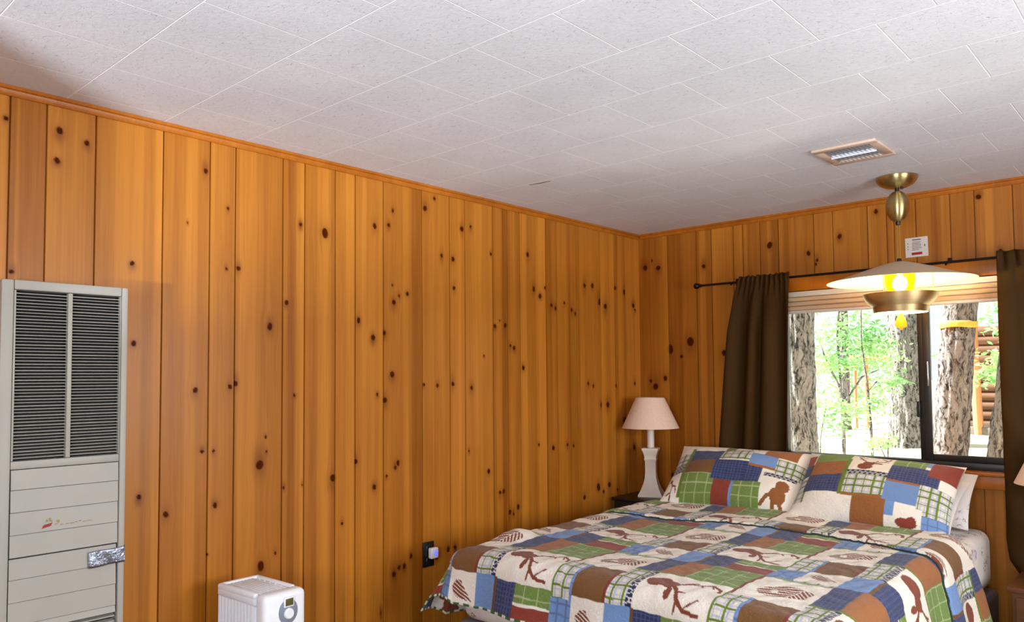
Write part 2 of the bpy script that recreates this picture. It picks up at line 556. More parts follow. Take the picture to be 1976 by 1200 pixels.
# measured positions: (along the wall, height, radius) of knots; groove positions
KNOTS_LEFT = [(-3.643, 2.216, 0.0082), (-3.619, 1.728, 0.0082), (-3.489, 2.212, 0.0138), (-3.405, 2.189, 0.0088), (-3.495, 2.11, 0.0103), (-3.251, 1.793, 0.0091), (-2.986, 2.174, 0.0099), (-2.895, 2.045, 0.006), (-2.899, 1.808, 0.006), (-2.85, 1.815, 0.0101), (-3.054, 1.967, 0.0039), (-2.573, 2.028, 0.0087), (-2.453, 2.007, 0.0201), (-2.082, 2.162, 0.0073), (-2.187, 2.076, 0.0118), (-2.106, 2.092, 0.0096), (-1.883, 2.205, 0.0151), (-1.822, 2.264, 0.0077), (-1.635, 2.138, 0.0159), (-1.572, 2.16, 0.008), (-1.775, 1.986, 0.0103), (-1.698, 1.977, 0.013), (-1.692, 1.831, 0.0104), (-1.126, 2.065, 0.0145), (-1.423, 2.034, 0.0082), (-2.712, 1.593, 0.0146), (-2.637, 1.695, 0.0107), (-3.241, 1.51, 0.0109), (-2.276, 1.64, 0.0115), (-2.196, 1.566, 0.0141), (-2.131, 1.59, 0.0095), (-2.076, 1.734, 0.0145), (-2.045, 1.766, 0.0073), (-1.995, 1.779, 0.0098), (-2.085, 1.813, 0.0048), (-3.017, 1.342, 0.0116), (-2.88, 1.353, 0.01), (-2.857, 1.365, 0.0101), (-2.599, 1.315, 0.0064), (-2.086, 1.399, 0.0168), (-2.128, 1.281, 0.0142), (-2.172, 1.308, 0.007), (-1.893, 1.349, 0.0075), (-1.806, 1.343, 0.0101), (-1.702, 1.35, 0.0129), (-1.571, 1.329, 0.0106), (-1.395, 1.653, 0.0137), (-1.314, 1.66, 0.0139), (-1.358, 1.685, 0.0055), (-1.274, 1.552, 0.0084), (-1.245, 1.541, 0.0113), (-1.17, 1.432, 0.0114), (-1.479, 1.495, 0.0054), (-1.076, 1.875, 0.0116), (-1.022, 1.84, 0.0147), (-0.976, 1.891, 0.0089), (-0.921, 1.794, 0.0119), (-0.884, 1.778, 0.012), (-0.801, 1.817, 0.0091), (-0.732, 1.778, 0.0123), (-0.698, 1.758, 0.0093), (-0.602, 1.934, 0.0157), (-0.522, 1.941, 0.0159), (-0.449, 1.844, 0.0193), (-0.388, 1.821, 0.0195), (-0.278, 1.945, 0.0132), (-0.173, 1.926, 0.0202), (-0.072, 1.845, 0.0171), (-0.054, 1.819, 0.0103), (-0.577, 1.34, 0.0094), (-0.525, 1.323, 0.0095), (-0.287, 1.323, 0.0131), (-0.441, 1.207, 0.016), (-0.375, 1.205, 0.0194), (-0.068, 1.334, 0.0136), (-0.188, 1.096, 0.0266), (-2.989, 1.113, 0.0078), (-2.944, 1.112, 0.0059), (-2.727, 1.151, 0.0062), (-2.724, 1.093, 0.0062), (-2.753, 1.042, 0.0205), (-2.407, 0.956, 0.02), (-2.291, 1.015, 0.0114), (-2.189, 0.893, 0.014), (-2.052, 0.989, 0.012), (-2.068, 0.969, 0.0096), (-2.119, 0.936, 0.0071), (-2.646, 0.941, 0.0063), (-2.56, 0.942, 0.0043), (-1.449, 0.894, 0.0135), (-1.364, 0.775, 0.0109), (-1.336, 0.777, 0.011), (-3.216, 0.971, 0.0091), (-3.121, 0.897, 0.0112), (-2.936, 0.906, 0.0098), (-2.964, 0.728, 0.0039), (-2.745, 0.645, 0.0184), (-2.682, 0.685, 0.0062), (-0.916, 0.976, 0.0148), (-1.044, 1.003, 0.0087), (-0.787, 0.985, 0.0091), (-0.728, 0.975, 0.0092), (-0.628, 0.66, 0.0155), (-0.485, 0.706, 0.0222), (-0.431, 0.674, 0.0096), (-0.37, 0.709, 0.0194), (-0.286, 0.668, 0.0131), (-1.288, 0.662, 0.0138), (-1.222, 0.681, 0.014), (-1.26, 0.647, 0.0083), (-2.047, 0.51, 0.0095), (-2.016, 0.511, 0.012), (-1.975, 0.549, 0.0097), (-2.077, 0.485, 0.0119), (-2.285, 0.397, 0.0091), (-2.151, 0.317, 0.0116), (-1.738, 0.54, 0.0127), (-1.692, 0.543, 0.0128), (-1.813, 0.516, 0.0125), (-0.085, 0.92, 0.0169), (-2.362, 0.756, 0.0067), (-1.592, 1.01, 0.0053)]
KNOTS_BACK = [(0.05, 2.097, 0.0206), (0.149, 2.087, 0.0203), (0.103, 2.14, 0.0068), (0.477, 2.064, 0.0162), (0.227, 1.553, 0.03), (0.374, 1.597, 0.0294), (0.309, 1.504, 0.0132), (0.605, 1.519, 0.0221), (0.906, 2.145, 0.0213), (1.133, 2.07, 0.0147), (1.181, 2.026, 0.0088), (1.172, 2.004, 0.0088), (1.307, 2.145, 0.0143), (0.77, 1.968, 0.0124), (1.98, 2.254, 0.0154), (2.064, 1.973, 0.0126), (1.5, 2.254, 0.0111), (0.08, 1.35, 0.0136), (0.189, 1.366, 0.0167), (0.115, 1.313, 0.0236), (0.226, 0.748, 0.0199)]
GROOVES_LEFT = [-3.632, -3.527, -3.376, -3.145, -2.967, -2.863, -2.655, -2.552, -2.399, -2.294, -2.137, -1.903, -1.721, -1.614, -1.409, -1.295, -1.193, -0.97, -0.87, -0.682, -0.439, -0.286, -0.163]
GROOVES_BACK = [0.219, 0.426, 0.53, 0.677, 0.74, 0.848, 0.959, 1.165, 1.271, 1.455, 1.552, 1.588, 1.694, 1.853, 1.961, 2.123]
# ------------------------------------------------------------------ panelled walls
rng = np.random.default_rng(7)

def lines_between(a, b, step):
    k = max(1, int(math.ceil((b - a) / step)))
    return list(np.linspace(a, b, k + 1)[1:])

def panel_wall(name, s0, s1, grooves, knots, axis, fine, hole=None, seed=1):
    """Vertical boards between grooves. axis 'y': wall on x=0 (s is y). axis 'x': wall on y=0 (s is x).
    fine=(sa, sb, za): region meshed finely. hole=(s0, s1, z0, z1) left open."""
    r = np.random.default_rng(seed)
    gs = sorted(g for g in grooves if s0 + 0.02 < g < s1 - 0.02)
    S, D, B = [s0], [0.0], [0]
    gw = 0.0032
    def run(a, b, board):
        step = 0.0042 if (b > fine[0] and a < fine[1]) else 0.04
        cuts = [a, b]
        if hole:
            cuts += [h for h in hole[:2] if a < h < b]
        cuts = sorted(cuts)
        for p, q in zip(cuts, cuts[1:]):
            for s in lines_between(p, q, step):
                S.append(s); D.append(0.0); B.append(board)
    cur = s0
    for k, g in enumerate(gs):
        run(cur, g - gw, k)
        S.append(g - gw * 0.45); D.append(0.009); B.append(k)
        S.append(g + gw * 0.45); D.append(0.009); B.append(k + 1)
        S.append(g + gw); D.append(0.0); B.append(k + 1)
        cur = g + gw
    run(cur, s1, len(gs))
    S, D, B = np.array(S), np.array(D), np.array(B)
    zc = [0.0]
    cuts = [0.0, fine[2], H] + (list(hole[2:]) if hole else [])
    cuts = sorted(cuts)
    for p, q in zip(cuts, cuts[1:]):
        zc += lines_between(p, q, 0.0042 if p >= fine[2] - 1e-6 else 0.05)
    Z = np.array(zc)
    SS, ZZ = np.meshgrid(S, Z)
    shift = np.zeros_like(SS); shz = np.zeros_like(SS)
    knot = np.zeros_like(SS); halo = np.zeros_like(SS)
    for (ks, kz, kr) in knots:
        kr = kr * (0.88 if kr < 0.012 else 0.78)
        i0, i1 = np.searchsorted(S, (ks - 8 * kr, ks + 8 * kr))
        j0, j1 = np.searchsorted(Z, (kz - 12 * kr, kz + 12 * kr))
        if i1 <= i0 or j1 <= j0:
            continue
        sl = (slice(j0, j1), slice(i0, i1))
        board = B[min(max(np.searchsorted(S, ks), 0), len(B) - 1)]
        same = (B[i0:i1] == board)[None, :]
        ds, dz = SS[sl] - ks, ZZ[sl] - kz
        tilt = r.uniform(-0.5, 0.5)
        a, b = ds + tilt * dz * 0.5, dz - tilt * ds * 0.5
        wob = 1 + 0.07 * np.sin(2 * np.arctan2(b, a) + r.uniform(0, 6))
        d = np.hypot(a, b * r.uniform(0.72, 0.95)) / (kr * wob)
        knot[sl] = np.maximum(knot[sl], np.clip((1.10 - d) * 4.5, 0, 1) * np.where(same, 1, 0.25))
        dh = np.hypot(ds / (1.7 * kr), (dz + r.uniform(-1.2, 1.2) * kr) / (r.uniform(1.9, 4.2) * kr))
        halo[sl] = np.maximum(halo[sl], np.clip(np.exp(-dh ** 2) * r.uniform(0.55, 1.0), 0, 1) * same)
        w = np.exp(-(ds / (3.0 * kr)) ** 2 - (dz / (5.0 * kr)) ** 2) * same
        shift[sl] -= ds * w * 0.75
    nb = B.max() + 1
    tone_b = r.uniform(0.28, 0.70, nb)
    tone = tone_b[B]
    off = r.uniform(0, 50, (nb, 2))
    edges = [s0] + gs + [s1]
    for b in range(nb):
        wdt = edges[b + 1] - edges[b]
        for _ in range(r.integers(1, 4)):
            c, hw = r.uniform(edges[b], edges[b + 1]), r.uniform(0.05, 0.28) * wdt
            amt = r.choice([-1, 1, 1]) * r.uniform(0.15, 0.42)
            e = np.clip((hw - np.abs(S - c)) / 0.006, 0, 1)
            tone = tone + np.where(B == b, amt * e, 0)
    tone = np.clip(tone, 0.05, 1.0)
    TT = np.repeat(tone[None, :], len(Z), 0)
    wc = np.stack([SS + shift + off[B, 0][None, :], np.zeros_like(SS) + off[B, 1][None, :], ZZ + shz], -1)
    colr = np.stack([knot, halo, TT], -1)
    DD = np.repeat(D[None, :], len(Z), 0)
    P = np.stack([-DD, SS, ZZ], -1) if axis == 'y' else np.stack([SS, DD, ZZ], -1)
    me = grid_mesh(name, P, colr, {'wcoord': wc}, flip=(axis == 'y'))
    # flip: normals must face the room
    bm = bmesh.new(); bm.from_mesh(me)
    if hole:
        kill = []
        for f in bm.faces:
            c = f.calc_center_median()
            s = c.y if axis == 'y' else c.x
            if hole[0] < s < hole[1] and hole[2] < c.z < hole[3]:
                kill.append(f)
        bmesh.ops.delete(bm, geom=kill, context='FACES')
    want = Vector((1, 0, 0)) if axis == 'y' else Vector((0, -1, 0))
    tot = sum((f.normal for f in list(bm.faces)[:400]), Vector())
    if tot.dot(want) < 0:
        bmesh.ops.reverse_faces(bm, faces=bm.faces)
    # solid backing behind the boards
    for f in bm.faces:
        f.tag = True
    mb = MB(); mb.bm.free(); mb.bm = bm
    t0, t1 = 0.012, 0.13
    if axis == 'y':
        mb.box(-t1, -t0, s0, s1 + 0.13, 0, H, mi=1)
    else:
        if hole:
            h0, h1, z0, z1 = hole
            mb.box(s0, h0, t0, t1, 0, H, mi=1); mb.box(h1, s1, t0, t1, 0, H, mi=1)
            mb.box(h0, h1, t0, t1, 0, z0, mi=1); mb.box(h0, h1, t0, t1, z1, H, mi=1)
            mb.box(h0 - 0.004, h0, 0.0005, t0, z0, z1, mi=1); mb.box(h1, h1 + 0.004, 0.0005, t0, z0, z1, mi=1)
        else:
            mb.box(s0, s1, t0, t1, 0, H, mi=1)
    return struct(mb.build(name, [M_PINE, M_SHELL], None, 50, recalc=False))

# extra boards outside the frame continue the same random widths
g = GROOVES_LEFT[0]; extra = []
while g > -5.5:
    g -= rng.uniform(0.10, 0.25); extra.append(round(g, 3))
GL_ALL = sorted(extra + GROOVES_LEFT)
g = GROOVES_BACK[-1]; extra = []
while g < 4.1:
    g += rng.uniform(0.10, 0.22); extra.append(round(g, 3))
GB_ALL = sorted(GROOVES_BACK + extra)
WIN = (0.95, 2.45, 0.905, 1.862)          # opening of the window in view
YF, XR = -5.7, 4.3                        # front wall, right wall

panel_wall('wall_left', YF, 0.0, GL_ALL, KNOTS_LEFT, 'y', (-4.0, 0.0, 0.42), None, 3)
panel_wall('wall_back', 0.0, XR, GB_ALL, KNOTS_BACK, 'x', (0.0, 2.35, 0.42), WIN, 11)

b = MB()   # right wall with an unseen opening for the added fill lamp
b.box(XR, XR + 0.1, YF, 0.13, 0, 0.9).box(XR, XR + 0.1, YF, 0.13, 1.9, H).box(XR, XR + 0.1, YF, -3.1, 0.9, 1.9).box(XR, XR + 0.1, -1.3, 0.13, 0.9, 1.9)
struct(b.build('wall_right', M_SHELL))
b = MB()  # front wall; unseen opening shaped to steer the added front lamps
b.box(-0.13, XR + 0.1, YF - 0.1, YF, 0, 1.08).box(-0.13, XR + 0.1, YF - 0.1, YF, 1.9, H).box(-0.13, 2.01, YF - 0.1, YF, 1.08, 1.9).box(3.55, XR + 0.1, YF - 0.1, YF, 1.08, 1.9)
struct(b.build('wall_front', M_SHELL))
b = MB(); b.box(-0.13, XR + 0.1, YF - 0.1, 0.13, -0.1, 0.0)
struct(b.build('floor', M_FLOOR))

b = MB(); b.box(-0.13, XR + 0.1, YF - 0.1, 0.13, H, H + 0.12)
# short brown crack on one tile
b.prism([(0.366, -1.532, H - 0.0004), (0.430, -1.5245, H - 0.0004), (0.492, -1.5205, H - 0.0004), (0.492, -1.5150, H - 0.0004), (0.430, -1.5150, H - 0.0004), (0.366, -1.525, H - 0.0004)], (0, 0, 0.0006), mi=1)
struct(b.build('ceiling', [M_CEIL, M_CRACK]))
b = MB(); b.box(-0.5, XR + 0.5, YF - 0.5, 0.55, H + 0.13, H + 0.22)
struct(b.build('roof', M_SHELL))

def crown(name, along):
    """small stepped pine moulding under the ceiling"""
    pr = [(0.0, H), (0.020, H), (0.020, H - 0.010), (0.013, H - 0.013), (0.011, H - 0.022), (0.006, H - 0.030), (0.0, H - 0.030)]
    b = MB()
    if along == 'y':
        b.prism([(d + 0.0005, YF, z - 0.0005) for d, z in pr], (0, -YF - 0.0005, 0))
    else:
        b.prism([(0.021, -d - 0.0005, z - 0.0005) for d, z in pr], (XR - 0.021, 0, 0))
    return struct(b.build(name, M_TRIM))
crown('trim_1', 'y'); crown('trim_2', 'x')
b = MB()
b.box(0.0008, 0.014, YF, -0.002, 0.001, 0.085, 0.004)
struct(b.build('baseboard_left', M_TRIM))
b = MB(); b.box(0.016, XR, -0.014, -0.0008, 0.001, 0.085, 0.004)
struct(b.build('baseboard_back', M_TRIM))

# ------------------------------------------------------------------ window in view
x0, x1, z0, z1 = WIN
b = MB()
b.box(x0 - 0.09, x1 + 0.09, -0.020, -0.0008, z1 - 0.004, z1 + 0.076, 0.003)      # head
b.box(x0 - 0.09, x0 - 0.004, -0.019, -0.0008, z0 - 0.003, z1 - 0.005, 0.003)
b.box(x1 + 0.004, x1 + 0.09, -0.019, -0.0008, z0 - 0.003, z1 - 0.005, 0.003)
struct(b.build('trim_3', M_CASING))
b = MB()
b.box(x0 - 0.11, x1 + 0.11, -0.030, -0.0008, z0 - 0.022, z0 - 0.002, 0.004)       # sill nose
b.box(x0 - 0.09, x1 + 0.09, -0.018, -0.0008, z0 - 0.085, z0 - 0.0225, 0.003)      # apron
struct(b.build('trim_4', M_CASING))

win = bpy.data.objects.new('window_1', None); COL.objects.link(win); win.location = ((x0 + x1) / 2, 0.04, z0); struct(win)
b = MB()
fy0, fy1 = 0.002, 0.075
b.box(x0, x1, fy0, fy1, z0, z0 + 0.036, 0.003).box(x0, x1, fy0, fy1, z1 - 0.035, z1, 0.003)
b.box(x0, x0 + 0.035, fy0, fy1, z0 + 0.036, z1 - 0.035, 0.003).box(x1 - 0.035, x1, fy0, fy1, z0 + 0.036, z1 - 0.035, 0.003)
b.build('window_frame', M_ALU, win)
b = MB()                                               # fixed left light: slim stile
b.box(1.672, 1.708, 0.040, 0.070, z0 + 0.036, z1 - 0.036, 0.002)
b.build('mullion', M_ALU, win)
b = MB()                                               # sliding right sash
b.box(1.702, 1.738, 0.006, 0.036, z0 + 0.0365, z1 - 0.036, 0.003)
b.box(1.738, x1 - 0.036, 0.006, 0.036, z0 + 0.0365, z0 + 0.068, 0.003)
b.box(1.738, x1 - 0.036, 0.006, 0.036, z1 - 0.068, z1 - 0.036, 0.003)
b.box(x1 - 0.066, x1 - 0.036, 0.006, 0.036, z0 + 0.069, z1 - 0.069, 0.003)
sash = b.build('sash', M_ALU, win)
def pane(nm, xa, xb, y, za, zb, par):
    b = MB(); b.box(xa, xb, y - 0.002, y + 0.002, za, zb)
    o = b.build(nm, M_GLASS, win)
    return o
pane('pane', x0 + 0.035, 1.672, 0.056, z0 + 0.036, z1 - 0.036, win)
pane('pane', 1.738, x1 - 0.066, 0.021, z0 + 0.068, z1 - 0.068, win)
b = MB(); b.box(1.722, 1.731, -0.004, 0.006, 1.318, 1.446, 0.003)
b.build('latch', M_CHROME, win)
b = MB(); b.box(1.662, 1.680, 0.026, 0.040, 1.158, 1.240, 0.004)
b.build('lock_bracket', M_BLACK, win)

# raised fabric blind under the window head
t = thing('window_blind', (1.7, -0.01, 1.86), 'raised beige pleated blind stacked at the top of the window', 'blind')
b = MB(); b.box(x0 + 0.012, x1 - 0.012, -0.052, -0.021, 1.822, 1.852, 0.004)
b.build('head_rail', M_BLINDRAIL, t)
b = MB()
for k in range(3):
    za = 1.8205 - k * 0.0255
    b.box(x0 + 0.014, x1 - 0.014, -0.060 + 0.004 * k, -0.022, za - 0.0248, za, 0.008, 3)
b.build('stacked_fabric', M_BLIND, t)
b = MB(); b.box(x0 + 0.012, x1 - 0.012, -0.054, -0.022, 1.729, 1.744, 0.003)
b.build('bottom_rail', M_BLINDRAIL, t)

# ------------------------------------------------------------------ curtain rod and curtains
t = thing('curtain_rod', (1.7, -0.09, 1.933), 'thin dark curtain rod with ball ends above the window', 'curtain rod')
b = MB(); b.tube([(0.485, -0.09, 1.933), (2.91, -0.09, 1.933)], 0.0068, 10)
b.build('rod', M_ROD, t)
for xf in (0.474, 2.92):
    b = MB(); b.lathe([(0, -0.019), (0.011, -0.016), (0.018, -0.007), (0.019, 0), (0.018, 0.007), (0.011, 0.016), (0, 0.019)], (xf, -0.09, 1.933), 16)
    b.tube([(xf + (0.014 if xf < 1 else -0.014), -0.09, 1.933), (xf + (0.030 if xf < 1 else -0.030), -0.09, 1.933)], [0.012, 0.009], 12)
    b.build('finial', M_ROD, t)
for xb in (0.70, 1.846, 2.80):
    b = MB(); b.tube([(xb, -0.001, 1.937), (xb, -0.05, 1.940), (xb, -0.088, 1.922)], 0.005, 8); b.box(xb - 0.01, xb + 0.01, -0.006, -0.0008, 1.925, 1.965, 0.002)
    b.build('bracket', M_ROD, t)

def curtain(name, label, left, right, zb, folds, seed, bulge=0.0, corner=0.0):
    """left / right: functions of height giving the panel's side edges"""
    r = np.random.default_rng(seed)
    nz, ns = 150, 150
    zt = 1.957
    s = np.linspace(0, 1, ns)
    z = np.linspace(zt, zb, nz)
    S, Zg = np.meshgrid(s, z)
    if corner:
        Zg = Zg + corner * np.clip((zb + 0.25 - Zg) / 0.25, 0, 1) ** 2 * np.exp(-S / 0.10)
    L = np.vectorize(left)(Zg); R = np.vectorize(right)(Zg)
    warp = S + 0.035 * np.sin(2 * PI * (S * 1.7 + 0.2)) + 0.012 * np.sin(5 * Zg + seed)
    depth = np.clip((zt - Zg) / 0.35, 0, 1)
    fold = np.sin(2 * PI * folds * warp + 0.6 * np.sin(2.2 * Zg + seed))
    gather = np.sin(2 * PI * (folds * 3.3) * S + 1.3) * np.exp(-((zt - Zg) / 0.10) ** 2)
    sharp = np.sign(fold) * np.abs(fold) ** 0.75
    Y = -0.122 - 0.024 * depth * sharp - 0.008 * gather - bulge * np.exp(-((Zg - zb - 0.25) / 0.25) ** 2) * np.sin(PI * S)
    pocket = np.exp(-((Zg - 1.933) / 0.017) ** 2)
    Y = Y - 0.004 * pocket + 0.004 * np.exp(-((Zg - 1.908) / 0.006) ** 2)
    Zg = Zg + 0.004 * np.sin(2 * PI * folds * 2.6 * S) * (Zg > 1.95)
    X = L + (R - L) * S
    if bulge:
        crease = sum(a * np.sin(k * (Zg * 9 + S * q) + p) for a, k, q, p in ((0.006, 1.0, 5, 0.3), (0.004, 1.9, -4, 1.1), (0.003, 3.1, 8, 2.0)))
        Y = Y + crease * np.clip((1.55 - Zg) / 0.4, 0, 1)
    me = grid_mesh(name, np.stack([X, Y, Zg], -1))
    t = thing(name, (float(X.mean()), -0.12, zb), label, 'curtain', 'brown curtains at the window')
    o = link_mesh('drape', me, M_CURTAIN, t, 60)
    md = o.modifiers.new('thickness', 'SOLIDIFY'); md.thickness = 0.003; md.offset = -1
    return t
def lerp_pts(pts):
    zs = [p[0] for p in pts][::-1]; xs = [p[1] for p in pts][::-1]
    return lambda z: float(np.interp(z, zs, xs))
curtain('curtain', 'dark brown curtain hanging left of the window by the table lamp',
        lerp_pts([(1.96, 0.775), (1.93, 0.765), (1.85, 0.738), (1.65, 0.700), (1.4, 0.672), (0.94, 0.628), (0.5, 0.60)]),
        lerp_pts([(1.96, 1.066), (1.6, 1.062), (1.25, 1.050), (0.94, 1.040), (0.5, 1.036)]), 0.897, 3.2, 4)
curtain('curtain', 'dark brown curtain right of the window, cut off by the frame edge',
        lerp_pts([(1.96, 2.070), (1.5, 2.070), (0.95, 2.072), (0.62, 2.070), (0.52, 2.082), (0.455, 2.12), (0.42, 2.16)]),
        lerp_pts([(1.96, 2.62), (1.0, 2.70), (0.42, 2.72)]), 0.435, 3.6, 9, 0.035, 0.03)
# ------------------------------------------------------------------ wall furnace
HX = 0.18
hy0, hy1, hz = -3.690, -3.331, 1.684
t = thing('wall_furnace', (0.09, (hy0 + hy1) / 2, 0), 'tall beige gas wall furnace with louvred grille against left wall', 'wall heater')
b = MB()
b.box(0.003, 0.150, hy0, hy1, 0.004, hz, 0.004)
# face frame around the openings
b.box(0.1505, HX, hy0, -3.657, 0.004, hz - 0.0005, 0.005).box(0.1505, HX, -3.351, hy1, 0.004, hz - 0.0005, 0.005)
b.box(0.1505, HX, -3.6565, -3.3515, 1.654, hz - 0.0005, 0.004).box(0.1505, HX - 0.004, -3.6565, -3.3515, 1.119, 1.143, 0.003)
b.build('casing', M_BEIGE, t)
b = MB(); b.box(0.1506, 0.1530, -3.656, -3.352, 1.1435, 1.6535)
b.build('dark_core', M_DARK, t)
b = MB()
n = 52
for ya, yb in ((-3.650, -3.5105), (-3.4965, -3.3555)):
    for k in range(n):
        zc = 1.148 + (k + 0.5) * (1.650 - 1.148) / n
        sag = 0.0012 * math.sin(k * 2.3)
        prof = [(0.1615, zc + 0.0006), (0.1745, zc - 0.0026 + sag * 0.3), (0.1752, zc - 0.0006), (0.1620, zc + 0.0016)]
        b.prism([(x, ya, z) for x, z in prof], (0, yb - ya, 0))
b.box(0.160, 0.1795, -3.5100, -3.4970, 1.1440, 1.6530, 0.002)
b.box(0.160, 0.1770, -3.6560, -3.6505, 1.1440, 1.6530, 0.001)
b.box(0.160, 0.1770, -3.3550, -3.3522, 1.1440, 1.6530, 0.001)
gr = b.build('louvre_grille', M_SLAT, t)
def lap(zs, ya, yb, name, x=0.176):
    b = MB()
    for za, zb in zip(zs, zs[1:]):
        # each band leans out slightly at its foot, so a fine shadow line shows between bands
        b.prism([(0.1506, ya, za + 0.0012), (x + 0.0025, ya, za + 0.0012), (x - 0.0005, ya, zb - 0.0006), (0.1506, ya, zb - 0.0006)], (0, yb - ya, 0))
    return b.build(name, M_BEIGE, t)
up = lap([0.8600, 0.926, 0.992, 1.058, 1.118], -3.6545, -3.3540, 'upper_panel', 0.178)
lap([0.640, 0.662, 0.729, 0.795, 0.8565], -3.6545, -3.3560, 'access_door', 0.175)
b = MB()
for k in range(9):
    zc = 0.632 - k * 0.017
    b.prism([(0.1506, -3.654, zc), (0.172, -3.654, zc - 0.006), (0.172, -3.654, zc - 0.002), (0.1506, -3.654, zc + 0.002)], (0, 0.298, 0))
b.box(0.1506, 0.1755, -3.654, -3.356, 0.02, 0.478, 0.003)
b.build('lower_grille', M_SLAT, t)
b = MB(); b.box(0.1502, 0.1515, -3.654, -3.356, 0.480, 0.639)
b.build('dark_slot', M_DARK, t)
# maker's mark: red slanted block with worn gold lettering
b = MB()
xx = 0.1806
b.prism([(xx, -3.572, 0.936), (xx, -3.548, 0.941), (xx, -3.543, 0.951), (xx, -3.567, 0.946)], (0.0006, 0, 0), mi=0)
for k, (ya, yb, za, zb) in enumerate(((-3.560, -3.556, .955, .962), (-3.551, -3.548, .955, .966), (-3.546, -3.544, .952, .958), (-3.537, -3.527, .944, .946), (-3.531, -3.524, .949, .957),
        (-3.522, -3.514, .941, .943), (-3.506, -3.497, .941, .943), (-3.494, -3.482, .941, .9435), (-3.480, -3.472, .943, .945), (-3.469, -3.462, .944, .947), (-3.458, -3.448, .941, .943), (-3.446, -3.432, .942, .944))):
    b.box(xx, xx + 0.0005, ya, yb, za, zb, mi=1)
b.build('badge', [M_RED, M_GOLD], t)['label'] = 'small red and gold mark'

# strip of foil tape wrapped round the furnace's right corner
y = np.linspace(-3.440, -3.3318, 22); zz = np.linspace(0, 1, 9)
rt = np.random.default_rng(5)
pts = []
for j, v in enumerate(zz):
    row = []
    for i, yy in enumerate(y):
        u = i / 21
        crinkle = 0.0012 * math.sin(9 * u + 3 * v) + 0.0022 * math.exp(-((u - 0.42 + 0.2 * v) / 0.05) ** 2) + 0.0012 * rt.random()
        row.append((HX + 0.0022 + crinkle, yy, 0.793 + 0.050 * v + 0.004 * u + 0.002 * math.sin(7 * u) * (v - .5)))
    for e in (0.25, 0.6, 1.0):
        row.append((HX + 0.0022 - 0.022 * e, -3.3302 + 0.0006, 0.797 + 0.050 * v))
    pts.append(row)
me = grid_mesh('foil_tape', np.array(pts))
o = link_mesh('foil_tape', me, M_FOIL, None, 25)
md = o.modifiers.new('thickness', 'SOLIDIFY'); md.thickness = 0.0008; md.offset = 1
tag(o, 'wrinkled strip of silver tape stuck on the furnace edge', 'tape')

# ------------------------------------------------------------------ oil-filled heater
t = thing('oil_heater', (0.34, -2.95, 0), 'white oil-filled radiator heater with dial standing by left wall', 'heater')
RM = Matrix.Translation((0.290, -2.908, 0)) @ Matrix.Rotation(math.radians(3.0), 4, 'Z')   # local x along its length, local y across
L2, W2, HT = 0.150, 0.083, 0.655
b = MB()
# ribbed body: fins seen as upright ribs on the long sides
for k in range(11):
    xa = -L2 + 0.006 + k * 0.0205
    b.box(xa, xa + 0.0150, -W2, W2, 0.09, HT - 0.040, 0.005, 2, M=RM)
b.box(-L2 + 0.004, 0.086, -W2 + 0.012, W2 - 0.012, 0.10, HT - 0.05, 0.004, M=RM)
b.build('fins', M_WHITE, t)
b = MB()
# rounded hood with grille slots on top
b.box(-L2, 0.088, -W2, W2, HT - 0.046, HT - 0.012, 0.010, 3, M=RM)
b.box(-L2, 0.088, -W2, -W2 + 0.022, HT - 0.025, HT - 0.001, 0.009, 3, M=RM)
b.box(-L2, 0.088, W2 - 0.022, W2, HT - 0.025, HT - 0.001, 0.009, 3, M=RM)
b.box(-L2, -L2 + 0.024, -W2 + 0.012, W2 - 0.012, HT - 0.025, HT - 0.001, 0.007, 3, M=RM)
b.build('hood', M_WHITE, t)
b = MB()
for k in range(8):
    ya = -W2 + 0.024 + k * 0.0138
    b.box(-L2 + 0.026, 0.092, ya, ya + 0.008, HT - 0.012, HT - 0.004, 0.002, M=RM)
for k in range(6):
    xa = -L2 + 0.045 + k * 0.034
    b.box(xa, xa + 0.004, -W2 + 0.022, W2 - 0.022, HT - 0.013, HT - 0.008, M=RM)
b.build('top_grille', M_WHITE, t)
b = MB()
b.box(0.088, L2, -W2, W2, 0.085, HT, 0.020, 4, M=RM)
cp = b.build('control_panel', M_WHITE, t)
b = MB()
prof = [(0.0, 0.006), (0.020, 0.006), (0.0265, 0.003), (0.0275, 0.0)]
MD = RM @ Matrix.Translation((L2, 0.008, 0.588)) @ Matrix.Rotation(PI / 2, 4, 'Y')
b.lathe([(0.0, 0.004), (0.030, 0.004), (0.037, 0.002), (0.038, -0.002)], (0, 0, 0), 28, M=MD @ Matrix.Diagonal((1.15, 1, 1, 1)))
d = b.build('dial_plate', M_GREYPL, t)
b = MB(); b.lathe([(0.0, 0.012), (0.015, 0.012), (0.018, 0.009), (0.019, 0.003)], (0.006, 0, 0), 24, M=MD)
b.build('dial', M_WHITE, t)
b = MB(); b.box(L2 + 0.0005, L2 + 0.007, -0.012, 0.028, 0.604, 0.638, 0.003, M=RM)
b.build('display_housing', M_WHITE, t)
b = MB(); b.box(L2 + 0.0072, L2 + 0.0085, -0.007, 0.023, 0.609, 0.633, 0.0005, M=RM)
b.build('display', M_LCD, t)
for xs in (-0.09, 0.095):
    b = MB(); b.box(xs - 0.012, xs + 0.012, -0.10, 0.10, 0.045, 0.062, 0.004, M=RM)
    b.box(xs - 0.006, xs + 0.006, -0.04, 0.04, 0.0625, 0.088, M=RM)
    for ys in (-0.085, 0.085):
        b.lathe([(0, -0.008), (0.021, -0.008), (0.022, 0), (0.021, 0.008), (0, 0.008)], (0, 0, 0), 16, M=RM @ Matrix.Translation((xs, ys, 0.0225)) @ Matrix.Rotation(PI / 2, 4, 'Y'))
    b.build('caster_foot', M_GREYPL, t)

